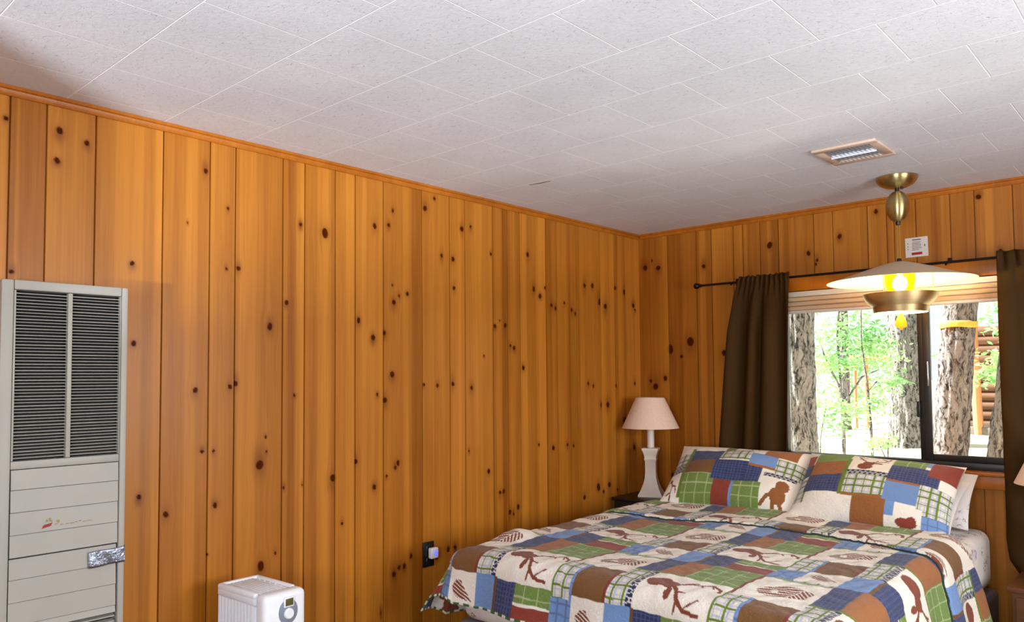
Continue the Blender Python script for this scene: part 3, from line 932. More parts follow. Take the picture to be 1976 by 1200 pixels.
# ------------------------------------------------------------------ outlet and night light
t = thing('wall_outlet', (0, -1.871, 0.54), 'black outlet plate on the left wall beside the bed foot', 'outlet')
b = MB(); b.box(0.0006, 0.0065, -1.906, -1.836, 0.482, 0.600, 0.003)
b.build('plate', M_BLACK, t)
for zc in (0.512, 0.570):
    b = MB(); b.lathe([(0, 0.0025), (0.014, 0.0025), (0.0165, 0.0)], (0, 0, 0), 20, M=Matrix.Translation((0.0066, -1.871, zc)) @ Matrix.Rotation(PI / 2, 4, 'Y'))
    b.build('receptacle', M_BLACK, t)
t = thing('night_light', (0.02, -1.850, 0.545), 'small white plug-in light glowing blue in the black outlet', 'night light')
b = MB(); b.box(0.0095, 0.036, -1.878, -1.832, 0.522, 0.572, 0.006, 3)
b.build('body', M_WHITE, t)
b = MB(); b.lathe([(0, 0.003), (0.011, 0.003), (0.014, 0)], (0, 0, 0), 20, M=Matrix.Translation((0.0362, -1.852, 0.547)) @ Matrix.Rotation(PI / 2, 4, 'Y'))
b.build('lens', M_NIGHT, t)

# ------------------------------------------------------------------ nightstands
def nightstand(label, x0, x1, y0, y1, h, mat, knob):
    t = thing('nightstand', ((x0 + x1) / 2, (y0 + y1) / 2, 0), label, 'nightstand')
    b = MB(); b.box(x0, x1, y0, y1, h - 0.022, h, 0.004); b.build('top', mat, t)
    b = MB(); b.box(x0 + 0.015, x1 - 0.015, y0 + 0.015, y1 - 0.005, 0.12, h - 0.0225, 0.002); b.build('body', mat, t)
    for za, zb in ((0.14, h * 0.5 - 0.01), (h * 0.5, h - 0.04)):
        b = MB(); b.box(x0 + 0.03, x1 - 0.03, y0 + 0.004, y0 + 0.0146, za, zb, 0.002)
        d = b.build('drawer', mat, t)
        b = MB(); b.lathe([(0, 0.020), (0.009, 0.018), (0.012, 0.012), (0.006, 0.005), (0.006, 0.0)], (0, 0, 0), 16, M=Matrix.Translation(((x0 + x1) / 2, y0 + 0.0038, (za + zb) / 2)) @ Matrix.Rotation(PI / 2, 4, 'X'))
        k = b.build('knob', knob, d)
    for lx in (x0 + 0.035, x1 - 0.035):
        for ly in (y0 + 0.035, y1 - 0.03):
            b = MB(); b.box(lx - 0.017, lx + 0.017, ly - 0.017, ly + 0.017, 0, 0.1195, 0.002); b.build('leg', mat, t)
    return t
nightstand('black nightstand in the corner carrying the white table lamp', 0.028, 0.395, -0.395, -0.03, 0.640, M_ESPRESSO, M_BLACK)
nightstand('brown wooden nightstand right of the bed, mostly outside the frame', 2.135, 2.62, -0.545, -0.205, 0.490, M_WALNUT, M_BRASS)

# ------------------------------------------------------------------ table lamps
def table_lamp(x, y, z, label):
    t = thing('table_lamp', (x, y, z), label, 'lamp', 'bedside table lamps')
    b = MB()
    prof = [(0.0, 0.0), (0.104, 0.0), (0.104, 0.010), (0.098, 0.018), (0.078, 0.045), (0.060, 0.080), (0.050, 0.112), (0.046, 0.150), (0.046, 0.212), (0.050, 0.222), (0.054, 0.228), (0.050, 0.236),
            (0.052, 0.248), (0.060, 0.270), (0.070, 0.286), (0.070, 0.296), (0.030, 0.298), (0.0, 0.298)]
    b.lathe([(r * 1.0, q) for r, q in prof], (x, y, z), sides=4, M=Matrix.Translation((x, y, 0)) @ Matrix.Rotation(math.radians(24), 4, 'Z') @ Matrix.Translation((-x, -y, 0)))
    b.build('base', M_LAMPBASE, t, 50)
    b = MB(); b.lathe([(0.0, 0.2985), (0.022, 0.2985), (0.022, 0.425), (0.020, 0.430), (0.008, 0.432), (0.008, 0.47), (0, 0.47)], (x, y, z), 24)
    b.build('candle_tube', M_LAMPBASE, t)
    b = MB()
    b.lathe([(0.176, 0.420), (0.088, 0.608), (0.086, 0.608), (0.174, 0.420), (0.176, 0.420)], (x, y, z), 48)
    sh = b.build('shade', M_SHADE, t, 50)
    b = MB(); b.tube([(x - 0.087, y, z + 0.600), (x, y, z + 0.592), (x + 0.087, y, z + 0.600)], 0.0018, 6); b.tube([(x, y, z + 0.465), (x, y, z + 0.592)], 0.0025, 6)
    b.build('shade_support', M_CHROME, t)
    return t
table_lamp(0.200, -0.205, 0.6402, 'white table lamp with square flared base on corner nightstand')
table_lamp(2.325, -0.385, 0.4902, 'bedside lamp at right photo edge, only its pale shade showing')

# ------------------------------------------------------------------ ceiling register
t = thing('ceiling_vent', (1.722, -1.008, H), 'beige square air register with white blades on the ceiling', 'vent')
vx0, vx1, vy0, vy1 = 1.595, 1.850, -1.144, -0.872
b = MB()
f = 0.036
for (xa, xb, ya, yb) in ((vx0, vx1, vy0, vy0 + f), (vx0, vx1, vy1 - f, vy1), (vx0, vx0 + f, vy0 + f, vy1 - f), (vx1 - f, vx1, vy0 + f, vy1 - f)):
    b.box(xa, xb, ya, yb, H - 0.012, H - 0.0004, 0.003)
b.build('frame', M_VENT, t)
b = MB()
for k in range(11):
    xc = vx0 + f + 0.006 + k * (vx1 - vx0 - 2 * f - 0.012) / 10
    b.prism([(xc - 0.010, vy0 + f + 0.0005, H - 0.005), (xc + 0.008, vy0 + f + 0.0005, H - 0.014), (xc + 0.0095, vy0 + f + 0.0005, H - 0.016), (xc - 0.0085, vy0 + f + 0.0005, H - 0.002)], (0, vy1 - vy0 - 2 * f - 0.001, 0))
b.box(vx0 + f, vx1 - f, (vy0 + vy1) / 2 - 0.002, (vy0 + vy1) / 2 + 0.002, H - 0.018, H - 0.002)
b.build('blades', M_VENTSLAT, t)
b = MB(); b.box(vx0 + f, vx1 - f, vy0 + f, vy1 - f, H - 0.0012, H - 0.0004)
b.build('duct_opening', M_DUCT, t)

# ------------------------------------------------------------------ notice card
t = thing('notice_card', (1.694, 0, 2.04), 'small white card with red strip on the wall above the window', 'sign')
MC = Matrix.Translation((1.694, -0.0012, 2.0385)) @ Matrix.Rotation(math.radians(-0.6), 4, 'Y')
b = MB(); b.box(-0.054, 0.054, -0.0014, 0.0006, -0.051, 0.051, 0.0006, 1, M=MC)
b.build('card', M_CARD, t)
b = MB()
b.box(-0.020, 0.022, -0.0019, -0.00142, 0.036, 0.041, M=MC)
for k, (a, c) in enumerate(((-0.019, 0.020), (-0.022, 0.018), (-0.020, 0.023), (-0.022, 0.021), (-0.021, 0.024), (-0.022, 0.012))):
    zc = 0.026 - k * 0.0082
    b.box(a, c, -0.0019, -0.00142, zc, zc + 0.0028, mi=1 if k == 0 else 0, M=MC)
for zc in (0.022, 0.006, -0.008):
    b.box(-0.043, -0.038, -0.0019, -0.00142, zc - 0.002, zc + 0.002, M=MC)
b.box(0.037, 0.041, -0.0019, -0.00142, 0.000, 0.012, M=MC)
b.box(-0.024, 0.026, -0.0019, -0.00142, -0.040, -0.027, mi=2, M=MC)
b.build('printing', [M_INK, simple('faded_red_ink', (150, 90, 92), 0.7), M_RED], t)

# ------------------------------------------------------------------ pendant lamp
PX, PY = 1.724, -0.419
MB.rs = 0.885
t = thing('pendant_lamp', (PX, PY, H), 'lit pull-down pendant lamp with wide dome shade before the window', 'lamp')
b = MB(); b.lathe([(0, -0.0006), (0.103, -0.0006), (0.104, -0.006), (0.098, -0.020), (0.082, -0.036), (0.058, -0.047), (0.028, -0.052), (0.0, -0.053)], (PX, PY, H), 48)
b.build('canopy', M_BRASS, t)
b = MB(); b.lathe([(0, -0.0535), (0.011, -0.0535), (0.011, -0.066), (0, -0.066)], (PX, PY, H), 16)
b.build('collar', M_BLACK, t)
b = MB(); b.lathe([(0, 0), (0.007, 0), (0.007, -0.010), (0, -0.010)], (PX + 0.022, PY, H - 0.050), 10)
b.build('screw', M_BLACK, t)
b = MB(); b.lathe([(0, -0.2165), (0.013, -0.2165), (0.011, -0.229), (0.004, -0.231), (0, -0.231)], (PX, PY, H), 16)
b.build('lower_collar', M_BLACK, t)
b = MB()
pr = []
for k in range(17):
    a = PI * k / 16
    pr.append((0.0575 * math.sin(a) ** 0.9 if 0 < k < 16 else 0.0, -0.1415 + 0.075 * math.cos(a)))
b.lathe(pr, (PX, PY, H), 40)
b.build('counterweight', M_BRASS, t)
b = MB()
for dx in (-0.006, 0.006):
    b.tube([(PX + dx, PY, H - 0.231), (PX + dx, PY, 1.922)], 0.0014, 6)
b.build('cord', M_GOLD, t)
b = MB()
outer = [(0.0, 1.917), (0.03, 1.914), (0.08, 1.902), (0.16, 1.880), (0.25, 1.852), (0.32, 1.832), (0.364, 1.821)]
inner = [(0.364, 1.8195), (0.320, 1.829), (0.25, 1.849), (0.16, 1.877), (0.08, 1.899), (0.03, 1.911), (0.0, 1.914)]
b.lathe(outer, (PX, PY, 0), 72)
b.build('shade', M_ENAMEL, t, 60)
b = MB(); b.lathe([(0.3635, 1.8205)] + inner[:], (PX, PY, 0), 72)
b.build('shade_lining', M_ENAMEL_IN, t, 60)
b = MB(); b.lathe([(0, 0.012), (0.010, 0.012), (0.013, 0.0), (0.0, 0.0)], (PX, PY, 1.9172), 16)
b.build('cap', M_BLACK, t)
b = MB(); b.lathe([(0.074, 1.888), (0.076, 1.862), (0.074, 1.820), (0.066, 1.785), (0.052, 1.762), (0.050, 1.764), (0.064, 1.787), (0.072, 1.820), (0.074, 1.862), (0.072, 1.888)], (PX, PY, 0), 40)
b.build('amber_cup', M_AMBER, t)
b = MB()
pr = [(0.0, 1.772)] + [(0.038 * math.sin(PI * k / 12), 1.810 - 0.038 * math.cos(PI * k / 12)) for k in range(1, 11)] + [(0.014, 1.850), (0.014, 1.88), (0, 1.88)]
b.lathe(pr, (PX, PY, 0), 24)
b.build('bulb', M_BULB, t)
b = MB()
b.lathe([(0.184, 1.762), (0.181, 1.750), (0.172, 1.732), (0.158, 1.716), (0.141, 1.704), (0.137, 1.702), (0.136, 1.690), (0.132, 1.672), (0.129, 1.672), (0.132, 1.690), (0.133, 1.700), (0.140, 1.707), (0.156, 1.719), (0.169, 1.734), (0.178, 1.751), (0.181, 1.762), (0.184, 1.762)], (PX, PY, 0), 64)
b.build('lower_bowl', M_BOWL, t, 45)
b = MB(); b.lathe([(0.0, 1.668), (0.06, 1.668), (0.1285, 1.673), (0.1285, 1.677), (0.06, 1.673), (0.0, 1.673)], (PX, PY, 0), 48)
b.build('diffuser', M_DIFFUSER, t)
for a, zt in ((0.3, 1.862), (2.4, 1.874), (4.5, 1.874)):
    b = MB(); b.tube([(PX + 0.138 * math.cos(a), PY + 0.138 * math.sin(a), 1.717), (PX + 0.138 * math.cos(a), PY + 0.138 * math.sin(a), zt)], 0.002, 6)
    b.build('bowl_stay', M_BRASS, t)
b = MB(); b.lathe([(0, 1.668), (0.010, 1.668), (0.012, 1.655), (0.020, 1.648), (0.025, 1.632), (0.028, 1.604), (0.010, 1.600), (0.006, 1.592), (0, 1.591)], (PX, PY, 0), 24)
b.build('pull_knob', M_AMBER, t)
MB.rs = 1.0
lb = lamp('pendant_bulb_light', 'POINT', (PX, PY, 1.735), (PX, PY, 0), 24, (1.0, 0.72, 0.36))
lb.data.shadow_soft_size = 0.03
lb.parent = t; lb.matrix_parent_inverse = Matrix.Translation(-t.location)
# ------------------------------------------------------------------ bed
BX0, BX1, BY0, BY1 = 0.430, 2.000, -2.075, -0.085
t = thing('bed', ((BX0 + BX1) / 2, (BY0 + BY1) / 2, 0), 'double bed with black headboard under the window and quilt', 'bed')
b = MB()
b.box(0.425, 1.900, -0.080, -0.055, 0.30, 0.886, 0.005)
b.box(0.425, 1.900, -0.084, -0.051, 0.866, 0.889, 0.004)
b.box(0.430, 0.490, -0.080, -0.055, 0.0, 0.300, 0.003).box(1.835, 1.895, -0.080, -0.055, 0.0, 0.300, 0.003)
b.build('headboard', M_ESPRESSO, t)
b = MB(); b.box(BX0 - 0.012, BX1 + 0.022, BY0 + 0.004, BY1, 0.155, 0.368, 0.025, 3)
b.build('box_spring', M_BOXSPRING, t)
b = MB(); b.box(BX0, BX1, BY0, BY1 - 0.001, 0.369, 0.642, 0.055, 5)
b.build('mattress', M_SHEET, t, 60)['label'] = 'mattress in a white printed sheet'
for lx in (BX0 + 0.05, BX1 - 0.05):
    for ly in (BY0 + 0.06, BY1 - 0.06):
        b = MB(); b.box(lx - 0.025, lx + 0.025, ly - 0.025, ly + 0.025, 0.0, 0.1545, 0.003); b.build('leg', M_BLACK, t)

# ---- patchwork colouring (computed per point of the cloth)
CREAM, NAVY, BROWN, RUST, GREEN, RED, BLUE = [srgb_np(c) for c in ((238, 231, 218), (48, 58, 98), (122, 84, 46), (156, 100, 56), (116, 142, 72), (138, 62, 48), (116, 148, 198))]
OLIVE, PALE, DKGREEN, MOTIF = [srgb_np(c) for c in ((106, 128, 40), (226, 220, 206), (62, 100, 46), (128, 66, 44))]

def inrect(u, w, a, b, c, d):
    return (u >= a) & (u < b) & (w >= c) & (w < d)
def stripes(x, period, width):
    return np.abs((x / period) % 1.0 - 0.5) < width / period / 2
def plaid(u, w, p=0.046, line=OLIVE):
    c = np.broadcast_to(PALE, u.shape + (3,)).copy()
    thin = (stripes(u + p / 2, p / 2, 0.006) | stripes(w + p / 2, p / 2, 0.006))
    c[thin] = c[thin] * 0.55 + srgb_np((120, 146, 200)) * 0.45
    c[stripes(u, p, 0.0075)] = line
    c[stripes(w, p, 0.0075)] = line * 0.9
    return c
def check_green(u, w):
    c = np.broadcast_to(GREEN, u.shape + (3,)).copy()
    c *= (0.90 + 0.12 * (stripes(u, 0.018, 0.009) ^ stripes(w, 0.018, 0.009)))[..., None]
    g = stripes(u + 0.01, 0.062, 0.0055) | stripes(w + 0.02, 0.062, 0.0055)
    c[g] = c[g] * 0.5 + srgb_np((206, 214, 170)) * 0.5
    return c
def dotted_navy(u, w):
    c = np.broadcast_to(NAVY, u.shape + (3,)).copy()
    g = stripes(u, 0.017, 0.005) | stripes(w, 0.017, 0.005)
    c[g] = c[g] * 0.75 + srgb_np((120, 128, 170)) * 0.25
    return c
def weave_blue(u, w):
    c = np.broadcast_to(BLUE, u.shape + (3,)).copy()
    g = stripes(u, 0.04, 0.006) | stripes(w, 0.04, 0.006)
    c[g] = c[g] * 0.55 + NAVY * 0.45
    return c
def arrows(u, w):
    c = np.broadcast_to(NAVY * 0.7, u.shape + (3,)).copy()
    k = np.abs((w / 0.03) % 1 - 0.5) * 2 + np.abs((u / 0.024) % 1 - 0.5)
    c[(k > 0.55) & (k < 0.85)] = PALE
    return c
def seg_mask(s, t, pts, wd):
    m = np.zeros(s.shape, bool)
    for (a, b), (c, d) in zip(pts, pts[1:]):
        L = (c - a) ** 2 + (d - b) ** 2
        k = np.clip(((s - a) * (c - a) + (t - b) * (d - b)) / L, 0, 1)
        m |= (s - a - k * (c - a)) ** 2 + (t - b - k * (d - b)) ** 2 < wd * wd
    return m
def ell(s, t, cs, ct, rs, rt):
    return ((s - cs) / rs) ** 2 + ((t - ct) / rt) ** 2 < 1
def poly_mask(s, t, P):
    m = np.zeros(s.shape, bool)
    n = len(P)
    for i in range(n):
        (a, b), (c, d) = P[i], P[(i + 1) % n]
        if b == d:
            continue
        cr = ((b > t) != (d > t)) & (s < (c - a) * (t - b) / (d - b) + a)
        m ^= cr
    return m
def deer(s, t):                  # stag's head seen with branching antlers, lying along the patch
    m = ell(s, t, 0.19, 0.39, 0.160, 0.190) | ell(s, t, 0.36, 0.44, 0.13, 0.13) | poly_mask(s, t, [(0.1, .36), (0.42, .36), (0.47, .47), (0.42, .55), (0.2, .5)])
    m |= ell(s, t, 0.42, 0.66, 0.045, 0.12)
    m |= seg_mask(s, t, [(0.42, .42), (0.56, .30), (0.66, .22), (0.80, .12), (0.93, .22), (0.95, .34)], 0.024)
    m |= seg_mask(s, t, [(0.54, .32), (0.62, .17)], 0.015) | seg_mask(s, t, [(0.68, .2), (0.74, .32)], 0.014) | seg_mask(s, t, [(0.8, .12), (0.84, .24)], 0.013)
    m |= seg_mask(s, t, [(0.42, .47), (0.52, .60), (0.58, .76), (0.70, .88), (0.88, .90)], 0.026)
    m |= seg_mask(s, t, [(0.52, .60), (0.64, .62)], 0.014) | seg_mask(s, t, [(0.58, .76), (0.57, .92)], 0.014) | seg_mask(s, t, [(0.68, .86), (0.84, .70)], 0.014)
    return m
def lodge(s, t):                 # log cabin drawn in stripes
    body = poly_mask(s, t, [(0.14, .60), (0.36, .30), (0.72, .24), (0.62, .74), (0.26, .76)])
    gable = poly_mask(s, t, [(0.64, .72), (0.74, .26), (0.90, .34), (0.88, .62)])
    hat = np.abs(((t * 1.0 + s * 0.35) / 0.085) % 1 - 0.5) < 0.33
    hat2 = np.abs(((t - s * 1.2) / 0.09) % 1 - 0.5) < 0.33
    win = ell(s, t, 0.40, 0.56, 0.06, 0.06)
    return (body & hat & ~win) | (gable & hat2)
def pine(s, t):
    tri = poly_mask(s, t, [(0.12, .42), (0.30, .22), (0.48, .22), (0.60, .36), (0.90, .70), (0.50, .66), (0.30, .60)])
    hat = np.abs(((t - s * 0.4) / 0.09) % 1 - 0.5) < 0.34
    return tri & hat
def bear(s, t):
    return ell(s, t, .64, .27, .20, .19) | ell(s, t, .54, .58, .24, .24) | ell(s, t, .52, .20, .05, .05) | ell(s, t, .74, .20, .05, .05) | \
        seg_mask(s, t, [(.45, .55), (.25, .62), (.06, .86)], .05) | seg_mask(s, t, [(.58, .62), (.66, .95)], .06) | seg_mask(s, t, [(.4, .65), (.42, .92)], .055)
def branch(s, t):
    return seg_mask(s, t, [(.3, .2), (.55, .45), (.6, .95)], .035) | seg_mask(s, t, [(.55, .45), (.8, .5), (.9, .7)], .03) | seg_mask(s, t, [(.58, .7), (.3, .8)], .03) | ell(s, t, .4, .3, .12, .06)

def quilt_colour(X, Y, du=0.0, dw=0.0):
    u = (X - 0.590 - du) % 0.63
    w = (-1.71 - Y + dw) % 0.64
    c = np.broadcast_to(CREAM, X.shape + (3,)).copy()
    def fill(rect, val):
        mk = inrect(u, w, *rect)
        if callable(val):
            c[mk] = val(u[mk], w[mk])
        else:
            c[mk] = val
    def motif(rect, fn, colr=MOTIF):
        mk = inrect(u, w, *rect)
        s = (u[mk] - rect[0]) / (rect[1] - rect[0]); tt = (w[mk] - rect[2]) / (rect[3] - rect[2])
        sub = c[mk]; hit = fn(s, tt); sub[hit] = colr; c[mk] = sub
    fill((0.0, .095, 0, .235), dotted_navy); fill((.095, .20, 0, .235), RUST); fill((.20, .385, 0, .235), check_green)
    fill((.385, .400, 0, .28), RED * 0.9)
    fill((.400, .63, 0, .018), check_green)
    motif((.405, .63, .02, .28), lodge)
    fill((0, .20, .222, .235), OLIVE)
    fill((0, .080, .235, .455), plaid); fill((.080, .105, .235, .455), arrows)
    motif((.105, .385, .235, .460), deer)
    fill((0, .100, .455, .64), BLUE); fill((.100, .115, .455, .64), BROWN * 0.8)
    fill((.115, .22, .46, .64), dotted_navy); fill((.22, .385, .46, .53), check_green)
    fill((.22, .385, .54, .60), RED); fill((.22, .385, .60, .64), RED)
    fill((.385, .470, .28, .48), plaid); fill((.470, .482, .28, .48), weave_blue)
    fill((.482, .63, .285, .46), BROWN); fill((.385, .482, .48, .64), weave_blue)
    motif((.485, .63, .465, .625), pine)
    fill((.482, .63, .625, .64), plaid)
    fill((.618, .63, .285, .46), RED * 0.8)
    return c

# ---- quilt surface
qx0, qx1, qyf = 0.475, 1.935, -2.055         # where the cloth starts to bend down
RB, ZQ = 0.075, 0.668
def drop(e, flare):
    """arc length past the bend -> (outward, downward)"""
    qa = RB * PI / 2
    a = np.clip(e / RB, 0, PI / 2)
    over = np.clip(e - qa, 0, None)
    return RB * np.sin(a) + over * flare, RB * (1 - np.cos(a)) + over * np.sqrt(1 - flare ** 2)
eL, eR, eF = 0.36, 0.50, 0.250
na, nb_ = 560, 500
A = np.linspace(qx0 - eL, qx1 + eR, na)
T = np.linspace(0, 1, nb_)
AA, TT = np.meshgrid(A, T)
yh = np.interp(A, [0.1, 0.6, 1.2, 1.6, 1.75, 1.9, 2.0, 2.15, 2.5], [-0.52, -0.50, -0.33, -0.34, -0.41, -0.57, -0.67, -0.62, -0.52])
YY = yh[None, :] * (1 - TT) + (qyf - eF) * TT
BX = np.clip(AA, qx0, qx1); BY = np.clip(YY, qyf, 9)
ax, ay = AA - BX, YY - BY
e = np.hypot(ax, ay); ee = np.maximum(e, 1e-9)
# a corner of cloth hangs as a soft fold: shorten the reach where both overhangs meet
both = np.minimum(np.abs(ax), np.abs(ay)) / ee
flare = 0.20 + 0.42 * both + 0.06 * np.sin(AA * 9) * (np.abs(ay) > 0) + 0.10 * np.clip(-ax, 0, 1) / 0.33
out, down = drop(e * (1 - 0.30 * both), np.clip(flare, 0, 0.75))
ripple = 0.012 * np.sin(np.where(np.abs(ay) > np.abs(ax), AA, YY) * 17) * np.clip(e / 0.25, 0, 1)
X = BX + ax / ee * (out + ripple); Y = BY + ay / ee * (out + ripple)
sm = np.clip(1 - e / 0.1, 0, 1)
lump = 0.006 * np.sin(3.1 * AA + 1.0) * np.sin(3.7 * YY) + 0.004 * np.sin(8.3 * AA + 2.2 * YY) + 0.003 * np.sin(13 * YY - 4 * AA)
puff = 0.0022 * np.sin(AA * 58 + 1.4 * np.sin(YY * 31)) * np.sin(YY * 58 + 1.4 * np.sin(AA * 31))
hump = 0.035 * np.exp(-((AA - 0.50) / 0.07) ** 2 - ((YY + 1.80) / 0.10) ** 2)
head_bump = 0.008 * np.exp(-((YY + 0.45) / 0.16) ** 2)
Z = ZQ - down + (lump + head_bump) * sm + hump + puff
# the top end is folded back on itself: a second thickness up to the dark bound edge
yf_line = np.interp(AA, [0.1, 0.76, 1.02, 1.55, 1.77, 1.915, 2.05, 2.5], [-1.06, -1.00, -0.915, -0.905, -0.955, -1.03, -1.07, -1.10])
band = np.clip((YY - yf_line) / 0.008, 0, 1)
nrm = np.stack([ax / ee * np.sin(np.clip(e / RB, 0, PI / 2)), ay / ee * np.sin(np.clip(e / RB, 0, PI / 2)), np.cos(np.clip(e / RB, 0, PI / 2))], -1)
P = np.stack([X, Y, Z], -1) + nrm * (0.014 * band)[..., None]
Cq = np.where((band > 0.5)[..., None], quilt_colour(AA, YY, 0.22, -0.07), quilt_colour(AA, YY))
hem = (TT > 1 - 0.010 / (2.0)) | (AA < A[0] + 0.010) | (AA > A[-1] - 0.010)
chk = np.where(((stripes(AA, .05, .022)) ^ (stripes(YY, .05, .022)))[..., None], PALE, DKGREEN)
Cq = np.where(hem[..., None], chk, Cq)
me = grid_mesh('quilt', P, Cq)
qt = thing('quilt', (1.2, -1.1, 0.66), 'patchwork quilt with stag and cabin squares spread over the bed', 'quilt')
qo = link_mesh('coverlet', me, M_QUILT, qt, 80)
md = qo.modifiers.new('thickness', 'SOLIDIFY'); md.thickness = 0.006; md.offset = -1
# binding along the folded edge
ids = [int(np.argmin(np.abs(YY[:, j] - yf_line[:, j]))) for j in range(0, na, 3)]
pts = [P[i, j] + nrm[i, j] * 0.007 for i, j in zip(ids, range(0, na, 3))]
b = MB(); b.tube(pts, 0.0055, 6)
b.build('bound_edge', M_BIND, qt)

# ---- pillows
def pillow_points(wd, ht, th, n=150, m_=110, back=False, seed=0, pinch=0.08):
    s = np.linspace(-1, 1, n); t_ = np.linspace(-1, 1, m_)
    S, Tt = np.meshgrid(s, t_)
    edge = (np.clip(1 - np.abs(S) ** 2.4, 0, 1) ** 0.62) * (np.clip(1 - np.abs(Tt) ** 2.2, 0, 1) ** 0.62)
    x = S * wd / 2 * (1 - pinch * (1 - np.abs(S)) * 0 - pinch * (1 - Tt ** 2) * np.abs(S) ** 3 * 0.6)
    z = Tt * ht / 2 * (1 - pinch * (1 - S ** 2) * np.abs(Tt) ** 3 * 0.6)
    r = np.random.default_rng(seed)
    wr = 0.006 * np.sin(3.5 * S - 5 * Tt + r.uniform(0, 6)) + 0.004 * np.sin(7 * S + 3 * Tt + r.uniform(0, 6)) + 0.004 * np.sin(5 * Tt - 4 * S + r.uniform(0, 6)) + 0.0015 * np.sin(wd * 40 * S) * np.sin(ht * 40 * Tt)
    y = (th / 2) * edge + wr * edge
    return S, Tt, np.stack([x, (y if back else -y), z], -1)

def pillow(name, label, wd, ht, th, M, paint, mat, group, seed):
    t = thing(name, tuple(M.translation), label, 'pillow', group)
    S, Tt, F = pillow_points(wd, ht, th, seed=seed)
    _, _, Bk = pillow_points(wd, ht, th, back=True, seed=seed + 5)
    def tr(Q):
        R = np.array(M.to_3x3()); return Q @ R.T + np.array(M.translation)
    cols = paint((S + 1) / 2, (1 - Tt) / 2) if paint else None
    mf = grid_mesh('cover', tr(F), cols)
    mk = grid_mesh('cover', tr(Bk), cols[:, :] if cols is not None else None, flip=True)
    bm = bmesh.new(); bm.from_mesh(mf); bm.from_mesh(mk)
    bmesh.ops.remove_doubles(bm, verts=[v for v in bm.verts if v.is_boundary], dist=0.0005)
    bmesh.ops.recalc_face_normals(bm, faces=bm.faces)
    me = bpy.data.meshes.new('cover'); bm.to_mesh(me); bm.free()
    bpy.data.meshes.remove(mf); bpy.data.meshes.remove(mk)
    link_mesh('cover', me, mat, t, 80)
    return t, tr(F)

def painter(patches):
    def f(s, t):
        c = np.broadcast_to(CREAM, s.shape + (3,)).copy()
        for (a, b, p, q, val) in patches:
            mk = inrect(s, t, a, b, p, q)
            if isinstance(val, tuple):
                base, fn, mc = val
                sub = np.broadcast_to(base, (mk.sum(), 3)).copy()
                sub[fn((s[mk] - a) / (b - a), (t[mk] - p) / (q - p))] = mc
                c[mk] = sub
            elif callable(val):
                c[mk] = val(s[mk] * 0.75, t[mk] * 0.5)
            else:
                c[mk] = val
        return c
    return f
def plaid_y(u, w):
    return plaid(u, w, 0.042, OLIVE)
LEFT_SHAM = painter([(0, .13, .62, 1, (CREAM, branch, MOTIF)), (0, .13, .25, .48, plaid_y), (0, .13, .48, .62, arrows), (.13, .155, .15, .95, OLIVE),
    (.155, .40, .20, .42, dotted_navy), (.155, .37, .42, .64, BROWN), (.155, .40, .64, 1, check_green), (.40, .62, .18, .40, plaid_y), (.37, .72, .42, .70, dotted_navy), (.40, .53, .70, 1, RED), (.53, .55, .70, 1, BLUE),
    (.55, .74, .70, 1, check_green), (.62, .80, .24, .44, BLUE), (.62, .80, .44, .47, RUST), (.80, 1, .28, .54, plaid_y), (.74, .97, .52, .58, arrows), (.74, .97, .58, 1, (CREAM, bear, RUST * 0.8)), (.70, .93, .02, .26, RUST), (.40, .47, 0, .2, OLIVE), (.50, .66, .03, .18, (CREAM, branch, RED))])
RIGHT_SHAM = painter([(0, .07, .10, .28, RED * 1.4), (0, .08, .28, .48, dotted_navy), (0, .09, .5, .85, plaid_y), (.08, .33, .03, .24, GREEN * 1.05), (.08, .33, .24, .47, RUST), (.07, .32, .47, .72, dotted_navy), (.32, .345, .20, .74, OLIVE),
    (.345, .60, .06, .40, (CREAM, lambda s, t: deer(1 - t, s), MOTIF)), (.345, .60, .40, .46, arrows), (.345, .60, .46, .72, plaid_y), (.345, .60, .72, .75, RUST), (.60, .80, .05, .24, check_green), (.60, .90, .24, .48, dotted_navy), (.80, .83, .05, .2, BLUE), (.83, 1, .04, .34, RED),
    (.60, .80, .48, .51, RUST), (.60, .80, .51, .76, BLUE * 0.9), (.80, 1, .48, .84, plaid_y), (.42, .63, .75, 1, RUST * 0.9), (.63, .84, .78, 1, (CREAM, lambda s, t: ell(s, t, .6, .75, .3, .2) | ell(s, t, .75, .6, .12, .15), RED)), (.63, .68, .76, .9, BLUE), (.84, 1, .84, 1, weave_blue)])
def lean(cx, cy, cz, tilt, yaw, roll=0.0):
    return Matrix.Translation((cx, cy, cz)) @ Matrix.Rotation(math.radians(yaw), 4, 'Z') @ Matrix.Rotation(-math.radians(tilt), 4, 'X') @ Matrix.Rotation(math.radians(roll), 4, 'Y')
pillow('pillow_sham', 'patchwork pillow sham with brown bear square, nearer the table lamp', 0.75, 0.44, 0.205, lean(0.868, -0.420, 0.822, 50, 6, 1), LEFT_SHAM, M_SHAM, 'quilted pillow shams', 1)
pillow('pillow_sham', 'patchwork pillow sham with stag square, nearer the right curtain', 0.72, 0.44, 0.205, lean(1.580, -0.425, 0.815, 50, 3, 3), RIGHT_SHAM, M_SHAM, 'quilted pillow shams', 2)
pillow('pillow', 'white printed pillow directly behind the stag sham', 0.58, 0.30, 0.09, lean(1.635, -0.270, 0.790, 42, -2, 8), None, M_SHEET, 'white printed pillows', 3)
pillow('pillow', 'white printed pillow hindmost against the wall, its end showing', 0.58, 0.27, 0.06, lean(1.665, -0.178, 0.800, 22, -3, 5), None, M_SHEET, 'white printed pillows', 4)
